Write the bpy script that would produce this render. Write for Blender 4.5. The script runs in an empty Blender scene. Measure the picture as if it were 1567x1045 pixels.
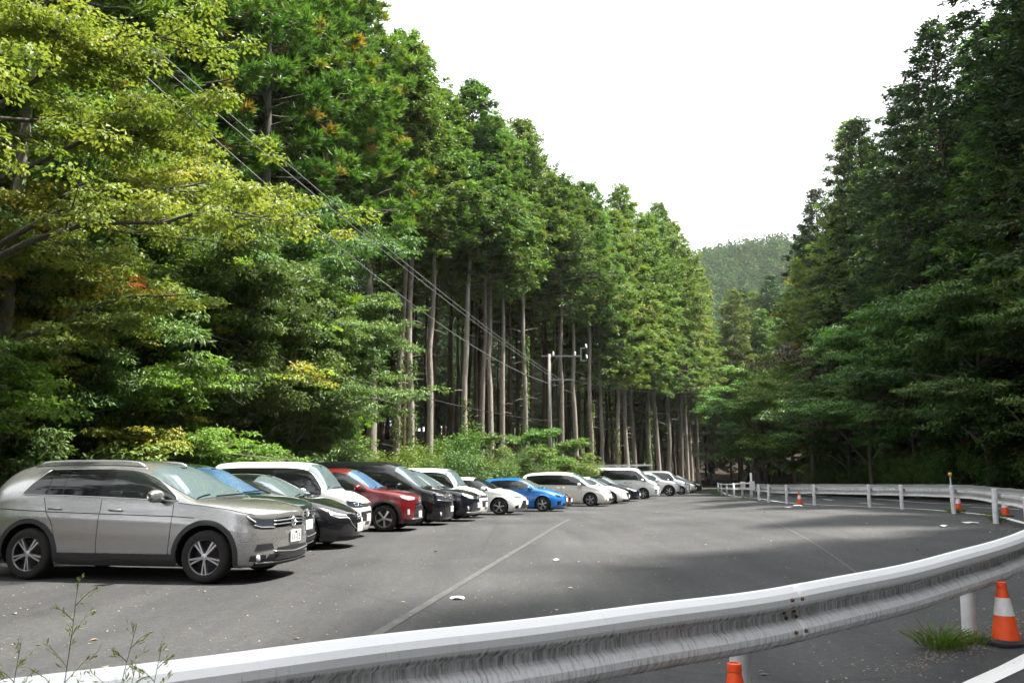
import bpy, bmesh, math, random
import numpy as np
from mathutils import Vector, Matrix
from mathutils.bvhtree import BVHTree

SKIP = globals().get('SKIP', set())
scene = bpy.context.scene
COL = scene.collection
R = math.radians
pi = math.pi

# ------------------------------------------------------------------ camera
cam_d = bpy.data.cameras.new('camera')
cam_d.lens = 29.0
cam_d.sensor_width = 36.0
cam_d.clip_start = 0.05
cam_d.clip_end = 3000
cam = bpy.data.objects.new('camera', cam_d)
COL.objects.link(cam)
cam.location = (0, 0, 1.45)
cam.rotation_euler = (R(90 + 9.2), 0, 0)
scene.camera = cam

# ------------------------------------------------------------------ sun, sky, exposure
TO_SUN = Vector((0.52, 0.05, 1.0)).normalized()
SUN_EL = math.asin(TO_SUN.z)
SUN_AZ = math.atan2(TO_SUN.x, TO_SUN.y)
sun_d = bpy.data.lights.new('sun', 'SUN')
sun_d.energy = 5.0
sun_d.angle = R(2.5)
sun_d.color = (1.0, 0.955, 0.87)
sun = bpy.data.objects.new('sun', sun_d)
COL.objects.link(sun)
sun.rotation_euler = TO_SUN.to_track_quat('Z', 'Y').to_euler()
sun.location = (20, -20, 60)

world = bpy.data.worlds.new('World')
scene.world = world
world.use_nodes = True
wn, wl = world.node_tree.nodes, world.node_tree.links
wn.clear()
w_out = wn.new('ShaderNodeOutputWorld')
w_bg = wn.new('ShaderNodeBackground')
w_bg.inputs['Strength'].default_value = 0.1
w_sky = wn.new('ShaderNodeTexSky')
w_sky.sky_type = 'NISHITA'
w_sky.sun_disc = False
w_sky.sun_elevation = SUN_EL
w_sky.sun_rotation = SUN_AZ
w_sky.altitude = 300
w_tc = wn.new('ShaderNodeTexCoord')
w_no = wn.new('ShaderNodeTexNoise')
w_no.inputs['Scale'].default_value = 2.3
w_no.inputs['Detail'].default_value = 6
w_no.inputs['Roughness'].default_value = 0.55
w_rp = wn.new('ShaderNodeValToRGB')
w_rp.color_ramp.elements[0].position = 0.20
w_rp.color_ramp.elements[0].color = (0.70, 0.70, 0.70, 1)
w_rp.color_ramp.elements[1].position = 0.55
w_rp.color_ramp.elements[1].color = (1, 1, 1, 1)
w_mx = wn.new('ShaderNodeMixRGB')
w_mx.inputs['Color2'].default_value = (8.0, 8.15, 8.4, 1)      # thin bright cloud cover
wl.new(w_tc.outputs['Generated'], w_no.inputs['Vector'])
wl.new(w_no.outputs['Fac'], w_rp.inputs['Fac'])
wl.new(w_rp.outputs['Color'], w_mx.inputs['Fac'])
wl.new(w_sky.outputs['Color'], w_mx.inputs['Color1'])
wl.new(w_mx.outputs['Color'], w_bg.inputs['Color'])
wl.new(w_bg.outputs['Background'], w_out.inputs['Surface'])

scene.view_settings.view_transform = 'Standard'
scene.view_settings.look = 'None'
scene.view_settings.gamma = 1.0
scene.view_settings.exposure = 1.75
scene.view_settings.use_curve_mapping = False
scene.render.engine = 'CYCLES'
scene.cycles.max_bounces = 4
scene.cycles.diffuse_bounces = 2
scene.cycles.glossy_bounces = 2
scene.cycles.transmission_bounces = 2
scene.cycles.transparent_max_bounces = 4
scene.cycles.caustics_reflective = False
scene.cycles.caustics_refractive = False
scene.cycles.use_denoising = True
scene.cycles.use_adaptive_sampling = True
scene.cycles.adaptive_threshold = 0.03

# ------------------------------------------------------------------ helpers
def tag(o, label=None, cat=None, group=None, kind=None):
    if label: o['label'] = label
    if cat: o['category'] = cat
    if group: o['group'] = group
    if kind: o['kind'] = kind
    return o

def link(o, parent=None):
    COL.objects.link(o)
    if parent is not None:
        o.parent = parent
    return o

def empty(name, loc=(0, 0, 0), rz=0.0, parent=None):
    o = bpy.data.objects.new(name, None)
    o.location = loc
    o.rotation_euler = (0, 0, rz)
    o.empty_display_size = 0.2
    return link(o, parent)

def np_mesh(name, verts, faces, smooth=True):
    """verts (n,3), faces (m,k) arrays of one polygon size"""
    verts = np.asarray(verts, dtype=np.float32)
    faces = np.asarray(faces, dtype=np.int32)
    me = bpy.data.meshes.new(name)
    k = faces.shape[1]
    me.vertices.add(len(verts))
    me.vertices.foreach_set('co', verts.ravel())
    me.loops.add(faces.size)
    me.loops.foreach_set('vertex_index', faces.ravel())
    me.polygons.add(len(faces))
    me.polygons.foreach_set('loop_start', np.arange(0, faces.size, k, dtype=np.int32))
    me.polygons.foreach_set('loop_total', np.full(len(faces), k, dtype=np.int32))
    me.polygons.foreach_set('use_smooth', np.full(len(faces), smooth, dtype=bool))
    me.update(calc_edges=True)
    return me

def mobj(name, me, material=None, parent=None):
    if material is not None and len(me.materials) == 0:
        me.materials.append(material)
    return link(bpy.data.objects.new(name, me), parent)

class MB:
    """collects polygons, then links them as one mesh object"""
    def __init__(s):
        s.v, s.f = [], []
    def add(s, verts, faces):
        b = len(s.v)
        s.v += [tuple(p) for p in verts]
        s.f += [tuple(i + b for i in f) for f in faces]
        return s
    def box(s, c, size, rz=0.0, bev=0.0):
        hx, hy, hz = size[0] / 2, size[1] / 2, size[2] / 2
        cz, sz = math.cos(rz), math.sin(rz)
        if bev <= 0:
            pts = [(x, y, z) for z in (-hz, hz) for y in (-hy, hy) for x in (-hx, hx)]
            fs = [(0, 2, 3, 1), (4, 5, 7, 6), (0, 1, 5, 4), (2, 6, 7, 3), (0, 4, 6, 2), (1, 3, 7, 5)]
        else:
            b = min(bev, hx * .9, hy * .9, hz * .9)
            pts, fs = [], []
            ring = lambda ix, iy, z: [(-hx + ix, -hy + iy + 0, z), (hx - ix, -hy + iy, z), (hx - ix, hy - iy, z), (-hx + ix, hy - iy, z)]
            for off, z in ((b, -hz), (0, -hz + b), (0, hz - b), (b, hz)):
                pts += ring(off, off, z)
            fs.append((3, 2, 1, 0)); fs.append((12, 13, 14, 15))
            for k in range(3):
                for i in range(4):
                    j = (i + 1) % 4
                    fs.append((k * 4 + i, k * 4 + j, k * 4 + 4 + j, k * 4 + 4 + i))
        pts = [(c[0] + x * cz - y * sz, c[1] + x * sz + y * cz, c[2] + z) for x, y, z in pts]
        return s.add(pts, fs)
    def tube(s, pts, rad, seg=8, cap=True):
        pts = [Vector(p) for p in pts]
        n = len(pts)
        if not hasattr(rad, '__len__'): rad = [rad] * n
        b = len(s.v)
        prev = None
        for i, p in enumerate(pts):
            t = (pts[min(i + 1, n - 1)] - pts[max(i - 1, 0)])
            t = t.normalized() if t.length > 1e-9 else Vector((0, 0, 1))
            if prev is None:
                a = Vector((1, 0, 0)) if abs(t.x) < .8 else Vector((0, 1, 0))
                u = t.cross(a).normalized()
            else:
                u = (prev - t * prev.dot(t)).normalized()
            prev = u
            w = t.cross(u)
            for k in range(seg):
                a = 2 * pi * k / seg
                q = p + (u * math.cos(a) + w * math.sin(a)) * rad[i]
                s.v.append((q.x, q.y, q.z))
        for i in range(n - 1):
            for k in range(seg):
                k2 = (k + 1) % seg
                s.f.append((b + i * seg + k, b + i * seg + k2, b + (i + 1) * seg + k2, b + (i + 1) * seg + k))
        if cap:
            s.f.append(tuple(b + k for k in reversed(range(seg))))
            s.f.append(tuple(b + (n - 1) * seg + k for k in range(seg)))
        return s
    def lathe(s, prof, seg=20, c=(0, 0, 0), axis='z'):
        b = len(s.v)
        for r, z in prof:
            for k in range(seg):
                a = 2 * pi * k / seg
                p = (r * math.cos(a), r * math.sin(a), z)
                if axis == 'y': p = (p[0], p[2], p[1])
                if axis == 'x': p = (p[2], p[0], p[1])
                s.v.append((c[0] + p[0], c[1] + p[1], c[2] + p[2]))
        for i in range(len(prof) - 1):
            for k in range(seg):
                k2 = (k + 1) % seg
                s.f.append((b + i * seg + k, b + i * seg + k2, b + (i + 1) * seg + k2, b + (i + 1) * seg + k))
        return s
    def mesh(s, name, smooth=False, angle=None):
        me = bpy.data.meshes.new(name)
        me.from_pydata(s.v, [], s.f)
        if smooth:
            me.polygons.foreach_set('use_smooth', [True] * len(me.polygons))
            if angle is not None:
                me.set_sharp_from_angle(angle=R(angle))
        me.update()
        return me
    def build(s, name, material=None, parent=None, smooth=False, angle=None):
        return mobj(name, s.mesh(name, smooth, angle), material, parent)

def pchip(px, py):
    px, py = np.asarray(px, float), np.asarray(py, float)
    h = np.diff(px); d = np.diff(py) / h
    m = np.zeros(len(px))
    for i in range(1, len(px) - 1):
        if d[i - 1] * d[i] > 0:
            w1, w2 = 2 * h[i] + h[i - 1], h[i] + 2 * h[i - 1]
            m[i] = (w1 + w2) / (w1 / d[i - 1] + w2 / d[i])
    m[0], m[-1] = d[0], d[-1]
    def f(x):
        x = np.asarray(x, float)
        xc = np.clip(x, px[0], px[-1])
        i = np.clip(np.searchsorted(px, xc) - 1, 0, len(px) - 2)
        t = (xc - px[i]) / h[i]
        return ((2 * t**3 - 3 * t**2 + 1) * py[i] + (t**3 - 2 * t**2 + t) * h[i] * m[i]
                + (-2 * t**3 + 3 * t**2) * py[i + 1] + (t**3 - t**2) * h[i] * m[i + 1])
    return f

def sstep(a, b, x):
    t = np.clip((np.asarray(x, float) - a) / (np.asarray(b, float) - a), 0, 1)
    return t * t * (3 - 2 * t)

# ------------------------------------------------------------------ materials
def new_mat(name):
    m = bpy.data.materials.new(name)
    m.use_nodes = True
    nt = m.node_tree
    return m, nt.nodes, nt.links, nt.nodes['Principled BSDF']

def simple(name, col, rough=.5, metal=0., spec=.5, coat=0., bump=0., bscale=60., var=0., vscale=3., ior=None):
    m, n, l, p = new_mat(name)
    p.inputs['Base Color'].default_value = (*col, 1)
    p.inputs['Roughness'].default_value = rough
    p.inputs['Metallic'].default_value = metal
    p.inputs['Specular IOR Level'].default_value = spec
    p.inputs['Coat Weight'].default_value = coat
    p.inputs['Coat Roughness'].default_value = .03
    if ior: p.inputs['IOR'].default_value = ior
    if var > 0 or bump > 0:
        tc = n.new('ShaderNodeTexCoord')
    if var > 0:
        no = n.new('ShaderNodeTexNoise'); no.inputs['Scale'].default_value = vscale
        no.inputs['Detail'].default_value = 8; no.inputs['Roughness'].default_value = .65
        l.new(tc.outputs['Object'], no.inputs['Vector'])
        mr = n.new('ShaderNodeMapRange')
        mr.inputs['From Min'].default_value = .3; mr.inputs['From Max'].default_value = .7
        mr.inputs['To Min'].default_value = 1 - var; mr.inputs['To Max'].default_value = 1 + var * .6
        l.new(no.outputs['Fac'], mr.inputs['Value'])
        mx = n.new('ShaderNodeVectorMath'); mx.operation = 'SCALE'
        mx.inputs[0].default_value = col
        l.new(mr.outputs['Result'], mx.inputs['Scale'])
        l.new(mx.outputs['Vector'], p.inputs['Base Color'])
    if bump > 0:
        nb = n.new('ShaderNodeTexNoise'); nb.inputs['Scale'].default_value = bscale; nb.inputs['Detail'].default_value = 4
        l.new(tc.outputs['Object'], nb.inputs['Vector'])
        bp = n.new('ShaderNodeBump'); bp.inputs['Strength'].default_value = bump; bp.inputs['Distance'].default_value = .02
        l.new(nb.outputs['Fac'], bp.inputs['Height']); l.new(bp.outputs['Normal'], p.inputs['Normal'])
    return m

def ramp(n, stops):
    r = n.new('ShaderNodeValToRGB')
    els = r.color_ramp.elements
    while len(els) < len(stops): els.new(.5)
    for e, (pos, c) in zip(els, stops):
        e.position = pos
        e.color = (*c, 1) if len(c) == 3 else c
    return r

def foliage(name, stops, trans=.30, rough=.5, spec=.35, vary=.25, hue=.02, tcol=(1.15, 1.25, .45)):
    m, n, l, p = new_mat(name)
    at = n.new('ShaderNodeAttribute'); at.attribute_name = 'tint'
    rp = ramp(n, stops)
    l.new(at.outputs['Fac'], rp.inputs['Fac'])
    oi = n.new('ShaderNodeObjectInfo')
    hs = n.new('ShaderNodeHueSaturation')
    m1 = n.new('ShaderNodeMapRange'); m1.inputs['To Min'].default_value = 1 - vary; m1.inputs['To Max'].default_value = 1 + vary
    m2 = n.new('ShaderNodeMapRange'); m2.inputs['To Min'].default_value = .5 - hue; m2.inputs['To Max'].default_value = .5 + hue
    ml = n.new('ShaderNodeMath'); ml.operation = 'MULTIPLY'; ml.inputs[1].default_value = 7.31
    fr = n.new('ShaderNodeMath'); fr.operation = 'FRACT'
    l.new(oi.outputs['Random'], m1.inputs['Value'])
    l.new(oi.outputs['Random'], ml.inputs[0]); l.new(ml.outputs[0], fr.inputs[0]); l.new(fr.outputs[0], m2.inputs['Value'])
    l.new(rp.outputs['Color'], hs.inputs['Color']); l.new(m1.outputs[0], hs.inputs['Value']); l.new(m2.outputs[0], hs.inputs['Hue'])
    l.new(hs.outputs['Color'], p.inputs['Base Color'])
    p.inputs['Roughness'].default_value = rough
    p.inputs['Specular IOR Level'].default_value = spec
    tr = n.new('ShaderNodeBsdfTranslucent')
    tm = n.new('ShaderNodeVectorMath'); tm.operation = 'MULTIPLY'; tm.inputs[1].default_value = tcol
    l.new(hs.outputs['Color'], tm.inputs[0]); l.new(tm.outputs['Vector'], tr.inputs['Color'])
    mx = n.new('ShaderNodeMixShader'); mx.inputs['Fac'].default_value = trans
    l.new(p.outputs[0], mx.inputs[1]); l.new(tr.outputs[0], mx.inputs[2])
    l.new(mx.outputs[0], n['Material Output'].inputs['Surface'])
    return m

def bark(name, c1, c2, scale=3., moss=0.):
    m, n, l, p = new_mat(name)
    tc = n.new('ShaderNodeTexCoord')
    mp = n.new('ShaderNodeMapping'); mp.inputs['Scale'].default_value = (14, 14, .7)
    l.new(tc.outputs['Object'], mp.inputs['Vector'])
    no = n.new('ShaderNodeTexNoise'); no.inputs['Scale'].default_value = scale; no.inputs['Detail'].default_value = 4; no.inputs['Roughness'].default_value = .65
    l.new(mp.outputs[0], no.inputs['Vector'])
    rp = ramp(n, [(.3, c1), (.7, c2)])
    l.new(no.outputs['Fac'], rp.inputs['Fac'])
    n2 = n.new('ShaderNodeTexNoise'); n2.inputs['Scale'].default_value = .9; n2.inputs['Detail'].default_value = 5
    l.new(tc.outputs['Object'], n2.inputs['Vector'])
    r2 = ramp(n, [(.40, (0, 0, 0)), (.66, (1, 1, 1))])
    l.new(n2.outputs['Fac'], r2.inputs['Fac'])
    mm = n.new('ShaderNodeMath'); mm.operation = 'MULTIPLY'; mm.inputs[1].default_value = .35 + moss
    l.new(r2.outputs['Color'], mm.inputs[0])
    mx = n.new('ShaderNodeMixRGB'); mx.inputs['Color2'].default_value = (.13, .14, .09, 1)
    l.new(mm.outputs[0], mx.inputs['Fac']); l.new(rp.outputs['Color'], mx.inputs['Color1'])
    oi = n.new('ShaderNodeObjectInfo')
    mr = n.new('ShaderNodeMapRange'); mr.inputs['To Min'].default_value = .6; mr.inputs['To Max'].default_value = 1.25
    l.new(oi.outputs['Random'], mr.inputs['Value'])
    hs = n.new('ShaderNodeHueSaturation'); l.new(mx.outputs['Color'], hs.inputs['Color']); l.new(mr.outputs[0], hs.inputs['Value'])
    l.new(hs.outputs['Color'], p.inputs['Base Color'])
    p.inputs['Roughness'].default_value = .9; p.inputs['Specular IOR Level'].default_value = .15
    bp = n.new('ShaderNodeBump'); bp.inputs['Strength'].default_value = .7; bp.inputs['Distance'].default_value = .03
    l.new(no.outputs['Fac'], bp.inputs['Height']); l.new(bp.outputs['Normal'], p.inputs['Normal'])
    return m

def asphalt(name, c_lo, c_hi, crack=True):
    m, n, l, p = new_mat(name)
    tc = n.new('ShaderNodeTexCoord')
    def noise(scale, det, rough=.6, vec=None):
        q = n.new('ShaderNodeTexNoise'); q.inputs['Scale'].default_value = scale; q.inputs['Detail'].default_value = det
        q.inputs['Roughness'].default_value = rough
        l.new(vec or tc.outputs['Object'], q.inputs['Vector']); return q
    big = noise(.16, 5, .62)
    rb = ramp(n, [(.33, c_lo), (.66, c_hi)])
    l.new(big.outputs['Fac'], rb.inputs['Fac'])
    mp = n.new('ShaderNodeMapping'); mp.inputs['Scale'].default_value = (2.2, .22, 1); mp.inputs['Rotation'].default_value = (0, 0, R(-24))
    l.new(tc.outputs['Object'], mp.inputs['Vector'])
    trk = noise(.55, 5, .6, mp.outputs[0])
    rt = ramp(n, [(.33, (.70, .70, .71)), (.67, (1.22, 1.21, 1.18))])
    l.new(trk.outputs['Fac'], rt.inputs['Fac'])
    mu = n.new('ShaderNodeMixRGB'); mu.blend_type = 'MULTIPLY'; mu.inputs['Fac'].default_value = 1
    l.new(rb.outputs['Color'], mu.inputs['Color1']); l.new(rt.outputs['Color'], mu.inputs['Color2'])
    gr = noise(75, 3, .8)
    rg = ramp(n, [(.30, (.45, .45, .46)), (.48, (.9, .9, .9)), (.60, (1.25, 1.25, 1.23)), (.70, (2.9, 2.85, 2.75))])
    l.new(gr.outputs['Fac'], rg.inputs['Fac'])
    m2 = n.new('ShaderNodeMixRGB'); m2.blend_type = 'MULTIPLY'; m2.inputs['Fac'].default_value = .75
    l.new(mu.outputs['Color'], m2.inputs['Color1']); l.new(rg.outputs['Color'], m2.inputs['Color2'])
    md = noise(16, 4, .75)
    rm = ramp(n, [(.30, (.70, .70, .70)), (.5, (1, 1, 1)), (.62, (1.22, 1.21, 1.18)), (.72, (2.3, 2.25, 2.1))])
    l.new(md.outputs['Fac'], rm.inputs['Fac'])
    m4 = n.new('ShaderNodeMixRGB'); m4.blend_type = 'MULTIPLY'; m4.inputs['Fac'].default_value = .8
    l.new(m2.outputs['Color'], m4.inputs['Color1']); l.new(rm.outputs['Color'], m4.inputs['Color2'])
    m2 = m4
    stn = noise(.9, 4, .6)                      # oil and damp stains
    rs = ramp(n, [(.60, (1, 1, 1)), (.72, (.74, .74, .75))])
    l.new(stn.outputs['Fac'], rs.inputs['Fac'])
    m5 = n.new('ShaderNodeMixRGB'); m5.blend_type = 'MULTIPLY'; m5.inputs['Fac'].default_value = 1
    l.new(m2.outputs['Color'], m5.inputs['Color1']); l.new(rs.outputs['Color'], m5.inputs['Color2'])
    m2 = m5
    last = m2
    if crack:
        vo = n.new('ShaderNodeTexVoronoi'); vo.feature = 'DISTANCE_TO_EDGE'; vo.inputs['Scale'].default_value = .13
        wv = noise(1.4, 5); wm = n.new('ShaderNodeMixRGB'); wm.inputs['Fac'].default_value = .12
        l.new(tc.outputs['Object'], wm.inputs['Color1']); l.new(wv.outputs['Color'], wm.inputs['Color2'])
        l.new(wm.outputs['Color'], vo.inputs['Vector'])
        rc = ramp(n, [(.0, (.45, .45, .45)), (.0035, (1, 1, 1))])
        l.new(vo.outputs['Distance'], rc.inputs['Fac'])
        m3 = n.new('ShaderNodeMixRGB'); m3.blend_type = 'MULTIPLY'; m3.inputs['Fac'].default_value = .55
        l.new(m2.outputs['Color'], m3.inputs['Color1']); l.new(rc.outputs['Color'], m3.inputs['Color2'])
        last = m3
    l.new(last.outputs['Color'], p.inputs['Base Color'])
    p.inputs['Roughness'].default_value = .82; p.inputs['Specular IOR Level'].default_value = .35
    bp = n.new('ShaderNodeBump'); bp.inputs['Strength'].default_value = .55; bp.inputs['Distance'].default_value = .01
    l.new(gr.outputs['Fac'], bp.inputs['Height']); l.new(bp.outputs['Normal'], p.inputs['Normal'])
    return m

def worn_paint(name, col, under, amount=.45, scale=5.):
    """paint on asphalt, worn through in patches"""
    m, n, l, p = new_mat(name)
    tc = n.new('ShaderNodeTexCoord')
    no = n.new('ShaderNodeTexNoise'); no.inputs['Scale'].default_value = scale; no.inputs['Detail'].default_value = 9; no.inputs['Roughness'].default_value = .8
    l.new(tc.outputs['Object'], no.inputs['Vector'])
    rp = ramp(n, [(amount - .06, under), (amount + .10, col)])
    l.new(no.outputs['Fac'], rp.inputs['Fac']); l.new(rp.outputs['Color'], p.inputs['Base Color'])
    p.inputs['Roughness'].default_value = .75
    return m

M = {}
M['lot'] = asphalt('lot_asphalt', (.030, .0305, .032), (.051, .0515, .0525))
M['road'] = asphalt('road_asphalt', (.034, .0345, .0365), (.053, .0535, .0555), crack=False)
M['line'] = worn_paint('white_road_paint', (.78, .78, .76), (.16, .16, .16), .33, 9)
M['faded'] = worn_paint('faded_road_paint', (.074, .074, .072), (.042, .042, .0425), .50, 5)
M['seam'] = worn_paint('asphalt_joint', (.068, .068, .067), (.041, .041, .0415), .48, 7)
M['soil'] = simple('forest_soil', (.030, .024, .016), .95, spec=.1, bump=.8, bscale=5, var=.6, vscale=.8)
M['hill'] = simple('wooded_hill_soil', (.040, .060, .024), .95, spec=.1, var=.5, vscale=.05)

# ------------------------------------------------------------------ plan of the place (metres, camera at the origin looking along +y)
LEFT = pchip([-30, -10, 5, 12, 20, 26, 31, 36, 42, 50, 58, 66, 74, 80, 90, 120],
             [-10, -9.8, -9.6, -9.4, -9.0, -8.1, -6.6, -4.1, -.6, 3.2, 7.0, 10.4, 13.6, 15.6, 18.6, 28])
RAIL = pchip([-30, -4.2, .1, 2.0, 2.98, 3.82, 5.0, 6.0, 6.9, 7.9, 11.4, 14.8, 18.3, 22.0, 25.5, 28, 31, 34, 38, 44, 51, 60, 68, 78, 90, 120],
             [-60, -12, -6, -3.2, -1.76, -.52, 1.16, 2.5, 3.62, 4.7, 7.35, 9.0, 10.45, 11.7, 11.95, 11.6, 11.0, 10.85, 11.3, 12.3, 13.5, 15.0, 16.6, 18.8, 22.5, 33])
RIGHT = pchip([-30, -8, -4, -1.5, .4, 3.4, 7.6, 12, 17.5, 25, 32, 45, 58, 68, 78, 90, 120],
              [-30, -3, 2.0, 5.3, 7.9, 11.3, 14.4, 17.0, 18.6, 19.8, 19.4, 20.4, 22.4, 23.8, 25.6, 29, 39])

def H(x, y):
    """height of the paved surface: the bend is banked up to the right, the far part dips a little"""
    x = np.asarray(x, float); y = np.asarray(y, float)
    x0 = .8 + .10 * np.maximum(0, y - 8)
    x1 = 9.5 + .07 * np.maximum(0, y - 10)
    return .42 * sstep(x0, x1, x) * (1 - .6 * sstep(38, 60, y)) - .15 * sstep(22, 40, y)

def bank(x, y):
    """height of the ground everywhere"""
    x = np.asarray(x, float); y = np.asarray(y, float)
    yy = np.clip(y, -30, 110)
    lx, rx = LEFT(yy), RIGHT(yy)
    dl = np.maximum(0, (lx - x)) * .86
    dr = np.maximum(0, (x - rx)) * .9
    df = np.maximum(0, y - 104)
    base = H(np.clip(x, lx, rx), y) - .03
    up = sstep(.2, 5.5, dl) * 2.1 + np.minimum(np.maximum(0, dl - 5), 60) * .16
    upr = sstep(.3, 4.0, dr) * .9 + np.minimum(np.maximum(0, dr - 3), 60) * .30
    bump = (np.sin(x * .7 + y * .31) * np.cos(y * .53 - x * .2)) * .12 * np.minimum(1, (dl + dr + df) / 3)
    return base + up + upr + np.minimum(df, 60) * .05 + bump
# ------------------------------------------------------------------ ground, parking lot, road, markings
def grid_mesh(name, X, Y, Z, material):
    a, b = X.shape
    v = np.stack([X, Y, Z], -1).reshape(-1, 3)
    i = np.arange(a * b).reshape(a, b)
    f = np.stack([i[:-1, :-1], i[:-1, 1:], i[1:, 1:], i[1:, :-1]], -1).reshape(-1, 4)
    return mobj(name, np_mesh(name, v, f), material)

def spread(a, b, c, n1, n2, n3, lo, hi):
    return np.concatenate([np.linspace(lo, a, n1, endpoint=False), np.linspace(a, b, n2, endpoint=False), np.linspace(b, hi, n3)])

gx = np.concatenate([np.linspace(-500, -60, 24, endpoint=False), np.linspace(-60, 70, 150, endpoint=False), np.linspace(70, 600, 28)])
gy = np.concatenate([np.linspace(-300, -20, 16, endpoint=False), np.linspace(-20, 120, 160, endpoint=False), np.linspace(120, 1200, 30)])
GY, GX = np.meshgrid(gy, gx, indexing='ij')
tag(grid_mesh('ground', GX, GY, bank(GX, GY), M['soil']), kind='structure')

def between(name, fa, fb, y0, y1, ny, nx, zoff, material):
    ys = np.linspace(y0, y1, ny)
    u = np.linspace(0, 1, nx)
    a, b = fa(ys), fb(ys)
    X = a[:, None] * (1 - u) + b[:, None] * u
    Y = np.repeat(ys[:, None], nx, 1)
    return tag(grid_mesh(name, X, Y, H(X, Y) + zoff, material), kind='structure')

RL = lambda y: np.maximum(RAIL(y), LEFT(y) + .01)
between('parking_lot', lambda y: LEFT(y) - .3, lambda y: RL(y) + .15, -2.6, 96, 240, 40, .020, M['lot'])
between('road', lambda y: RL(y) + .15, lambda y: RIGHT(y) + .2, -24, 104, 260, 26, .0195, M['road'])

def curve_pts(pts, step=.5):
    """smooth polyline through (x, y) points"""
    P = np.array(pts, float)
    d = np.concatenate([[0], np.cumsum(np.hypot(*np.diff(P, axis=0).T))])
    fx, fy = pchip(d, P[:, 0]), pchip(d, P[:, 1])
    s = np.linspace(0, d[-1], max(2, int(d[-1] / step) + 1))
    return np.stack([fx(s), fy(s)], 1)

def normals2(P):
    t = np.gradient(P, axis=0)
    t /= np.linalg.norm(t, axis=1)[:, None] + 1e-9
    return np.stack([t[:, 1], -t[:, 0]], 1)

def ribbon(name, P, w, material, zoff=.026, parent=None, label=None):
    N = normals2(P)
    L, Rr = P - N * w / 2, P + N * w / 2
    mid = P
    v = []
    for q in (L, mid, Rr):
        v.append(np.stack([q[:, 0], q[:, 1], H(q[:, 0], q[:, 1]) + zoff], 1))
    n = len(P)
    V = np.concatenate(v)
    i = np.arange(n - 1)
    f = np.concatenate([np.stack([i + k * n, i + (k + 1) * n, i + 1 + (k + 1) * n, i + 1 + k * n], 1) for k in (0, 1)])
    o = mobj(name, np_mesh(name, V, f), material, parent)
    tag(o, kind='structure')
    if label: o['label'] = label
    return o

ys = np.linspace(-2, 92, 200)
rail_xy = np.stack([RAIL(ys), ys], 1)
rn = normals2(rail_xy)
ribbon('road_edge_line', rail_xy + rn * .56, .15, M['line'], label='white edge line of the road beside the guard rail')
ribbon('road_edge_line', (rail_xy + rn * 6.3)[20:], .15, M['line'], label='white edge line on the outer side of the road')
mid = rail_xy + rn * 3.5
mid = curve_pts(mid[14:185], .25)
for k in range(0, len(mid) - 14, 28):
    ribbon('road_centre_dash', mid[k:k + 10], .13, M['line'], label='white dash of the road centre line')
ribbon('parking_line', curve_pts([(-1.55, 5.8), (-1.13, 8.5), (-.42, 13.1), (.65, 20), (1.95, 28.7)], .3), .11, M['faded'],
       label='faded pale line painted across the parking lot')
ribbon('asphalt_joint_line', curve_pts([(4.0, 9.0), (5.0, 13.1), (5.6, 15.8), (6.5, 20.5), (7.6, 27), (8.5, 32), (9.0, 37), (8.8, 42)], .3), .035, M['seam'], .0255,
       label='thin pale joint curving through the asphalt')
# ------------------------------------------------------------------ cars
M['tyre'] = simple('tyre_rubber', (.022, .020, .019), .85, spec=.25, var=.35, vscale=9)
M['alloy'] = simple('machined_alloy', (.50, .50, .52), .32, metal=.85)
M['alloy_dark'] = simple('dark_alloy', (.030, .030, .033), .45, metal=.4)
M['well'] = simple('wheel_well_black', (.006, .006, .006), .9, spec=.1)
M['plastic'] = simple('black_plastic_cladding', (.028, .028, .030), .62, spec=.35, bump=.1, bscale=300)
M['gloss_black'] = simple('gloss_black_trim', (.008, .008, .009), .12)
M['chrome'] = simple('chrome_trim', (.80, .80, .82), .12, metal=1.0)
M['satin'] = simple('satin_silver_rail', (.60, .60, .62), .3, metal=.9)
M['gap'] = simple('panel_gap', (.006, .006, .006), .9, spec=.05)
M['glass_dark'] = simple('privacy_glass', (.006, .007, .008), .04, spec=.5)
M['glass_side'] = simple('door_glass', (.012, .015, .015), .03, spec=.6)
M['screen'] = simple('windscreen_glass', (.085, .115, .125), .03, spec=.9, ior=1.75)  # pale blue base colour stands in for reflected sky
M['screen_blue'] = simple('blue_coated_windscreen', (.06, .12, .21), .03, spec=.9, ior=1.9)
M['plate'] = simple('number_plate_white', (.66, .66, .65), .5)
M['plate_ink'] = simple('number_plate_green', (.01, .05, .03), .5)
M['lens'] = simple('headlamp_lens', (.55, .58, .60), .06, spec=.8, metal=.35)
M['lens_dark'] = simple('smoked_headlamp', (.030, .034, .045), .05, spec=.8)
M['led'] = simple('headlamp_reflector', (.85, .87, .88), .12, metal=.8)
M['amber'] = simple('amber_lens', (.8, .30, .03), .15)
M['red_lens'] = simple('tail_lamp_red', (.35, .01, .01), .12)
M['mesh'] = simple('grille_mesh', (.018, .018, .020), .45)
M['seat'] = simple('seat_fabric', (.05, .05, .05), .9)

def paint(name, col, metal=0., rough=.32):
    return simple(name, col, rough, metal=metal, spec=.2 if max(col) < .05 else .4, coat=1.0, var=.05, vscale=1.5)

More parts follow.
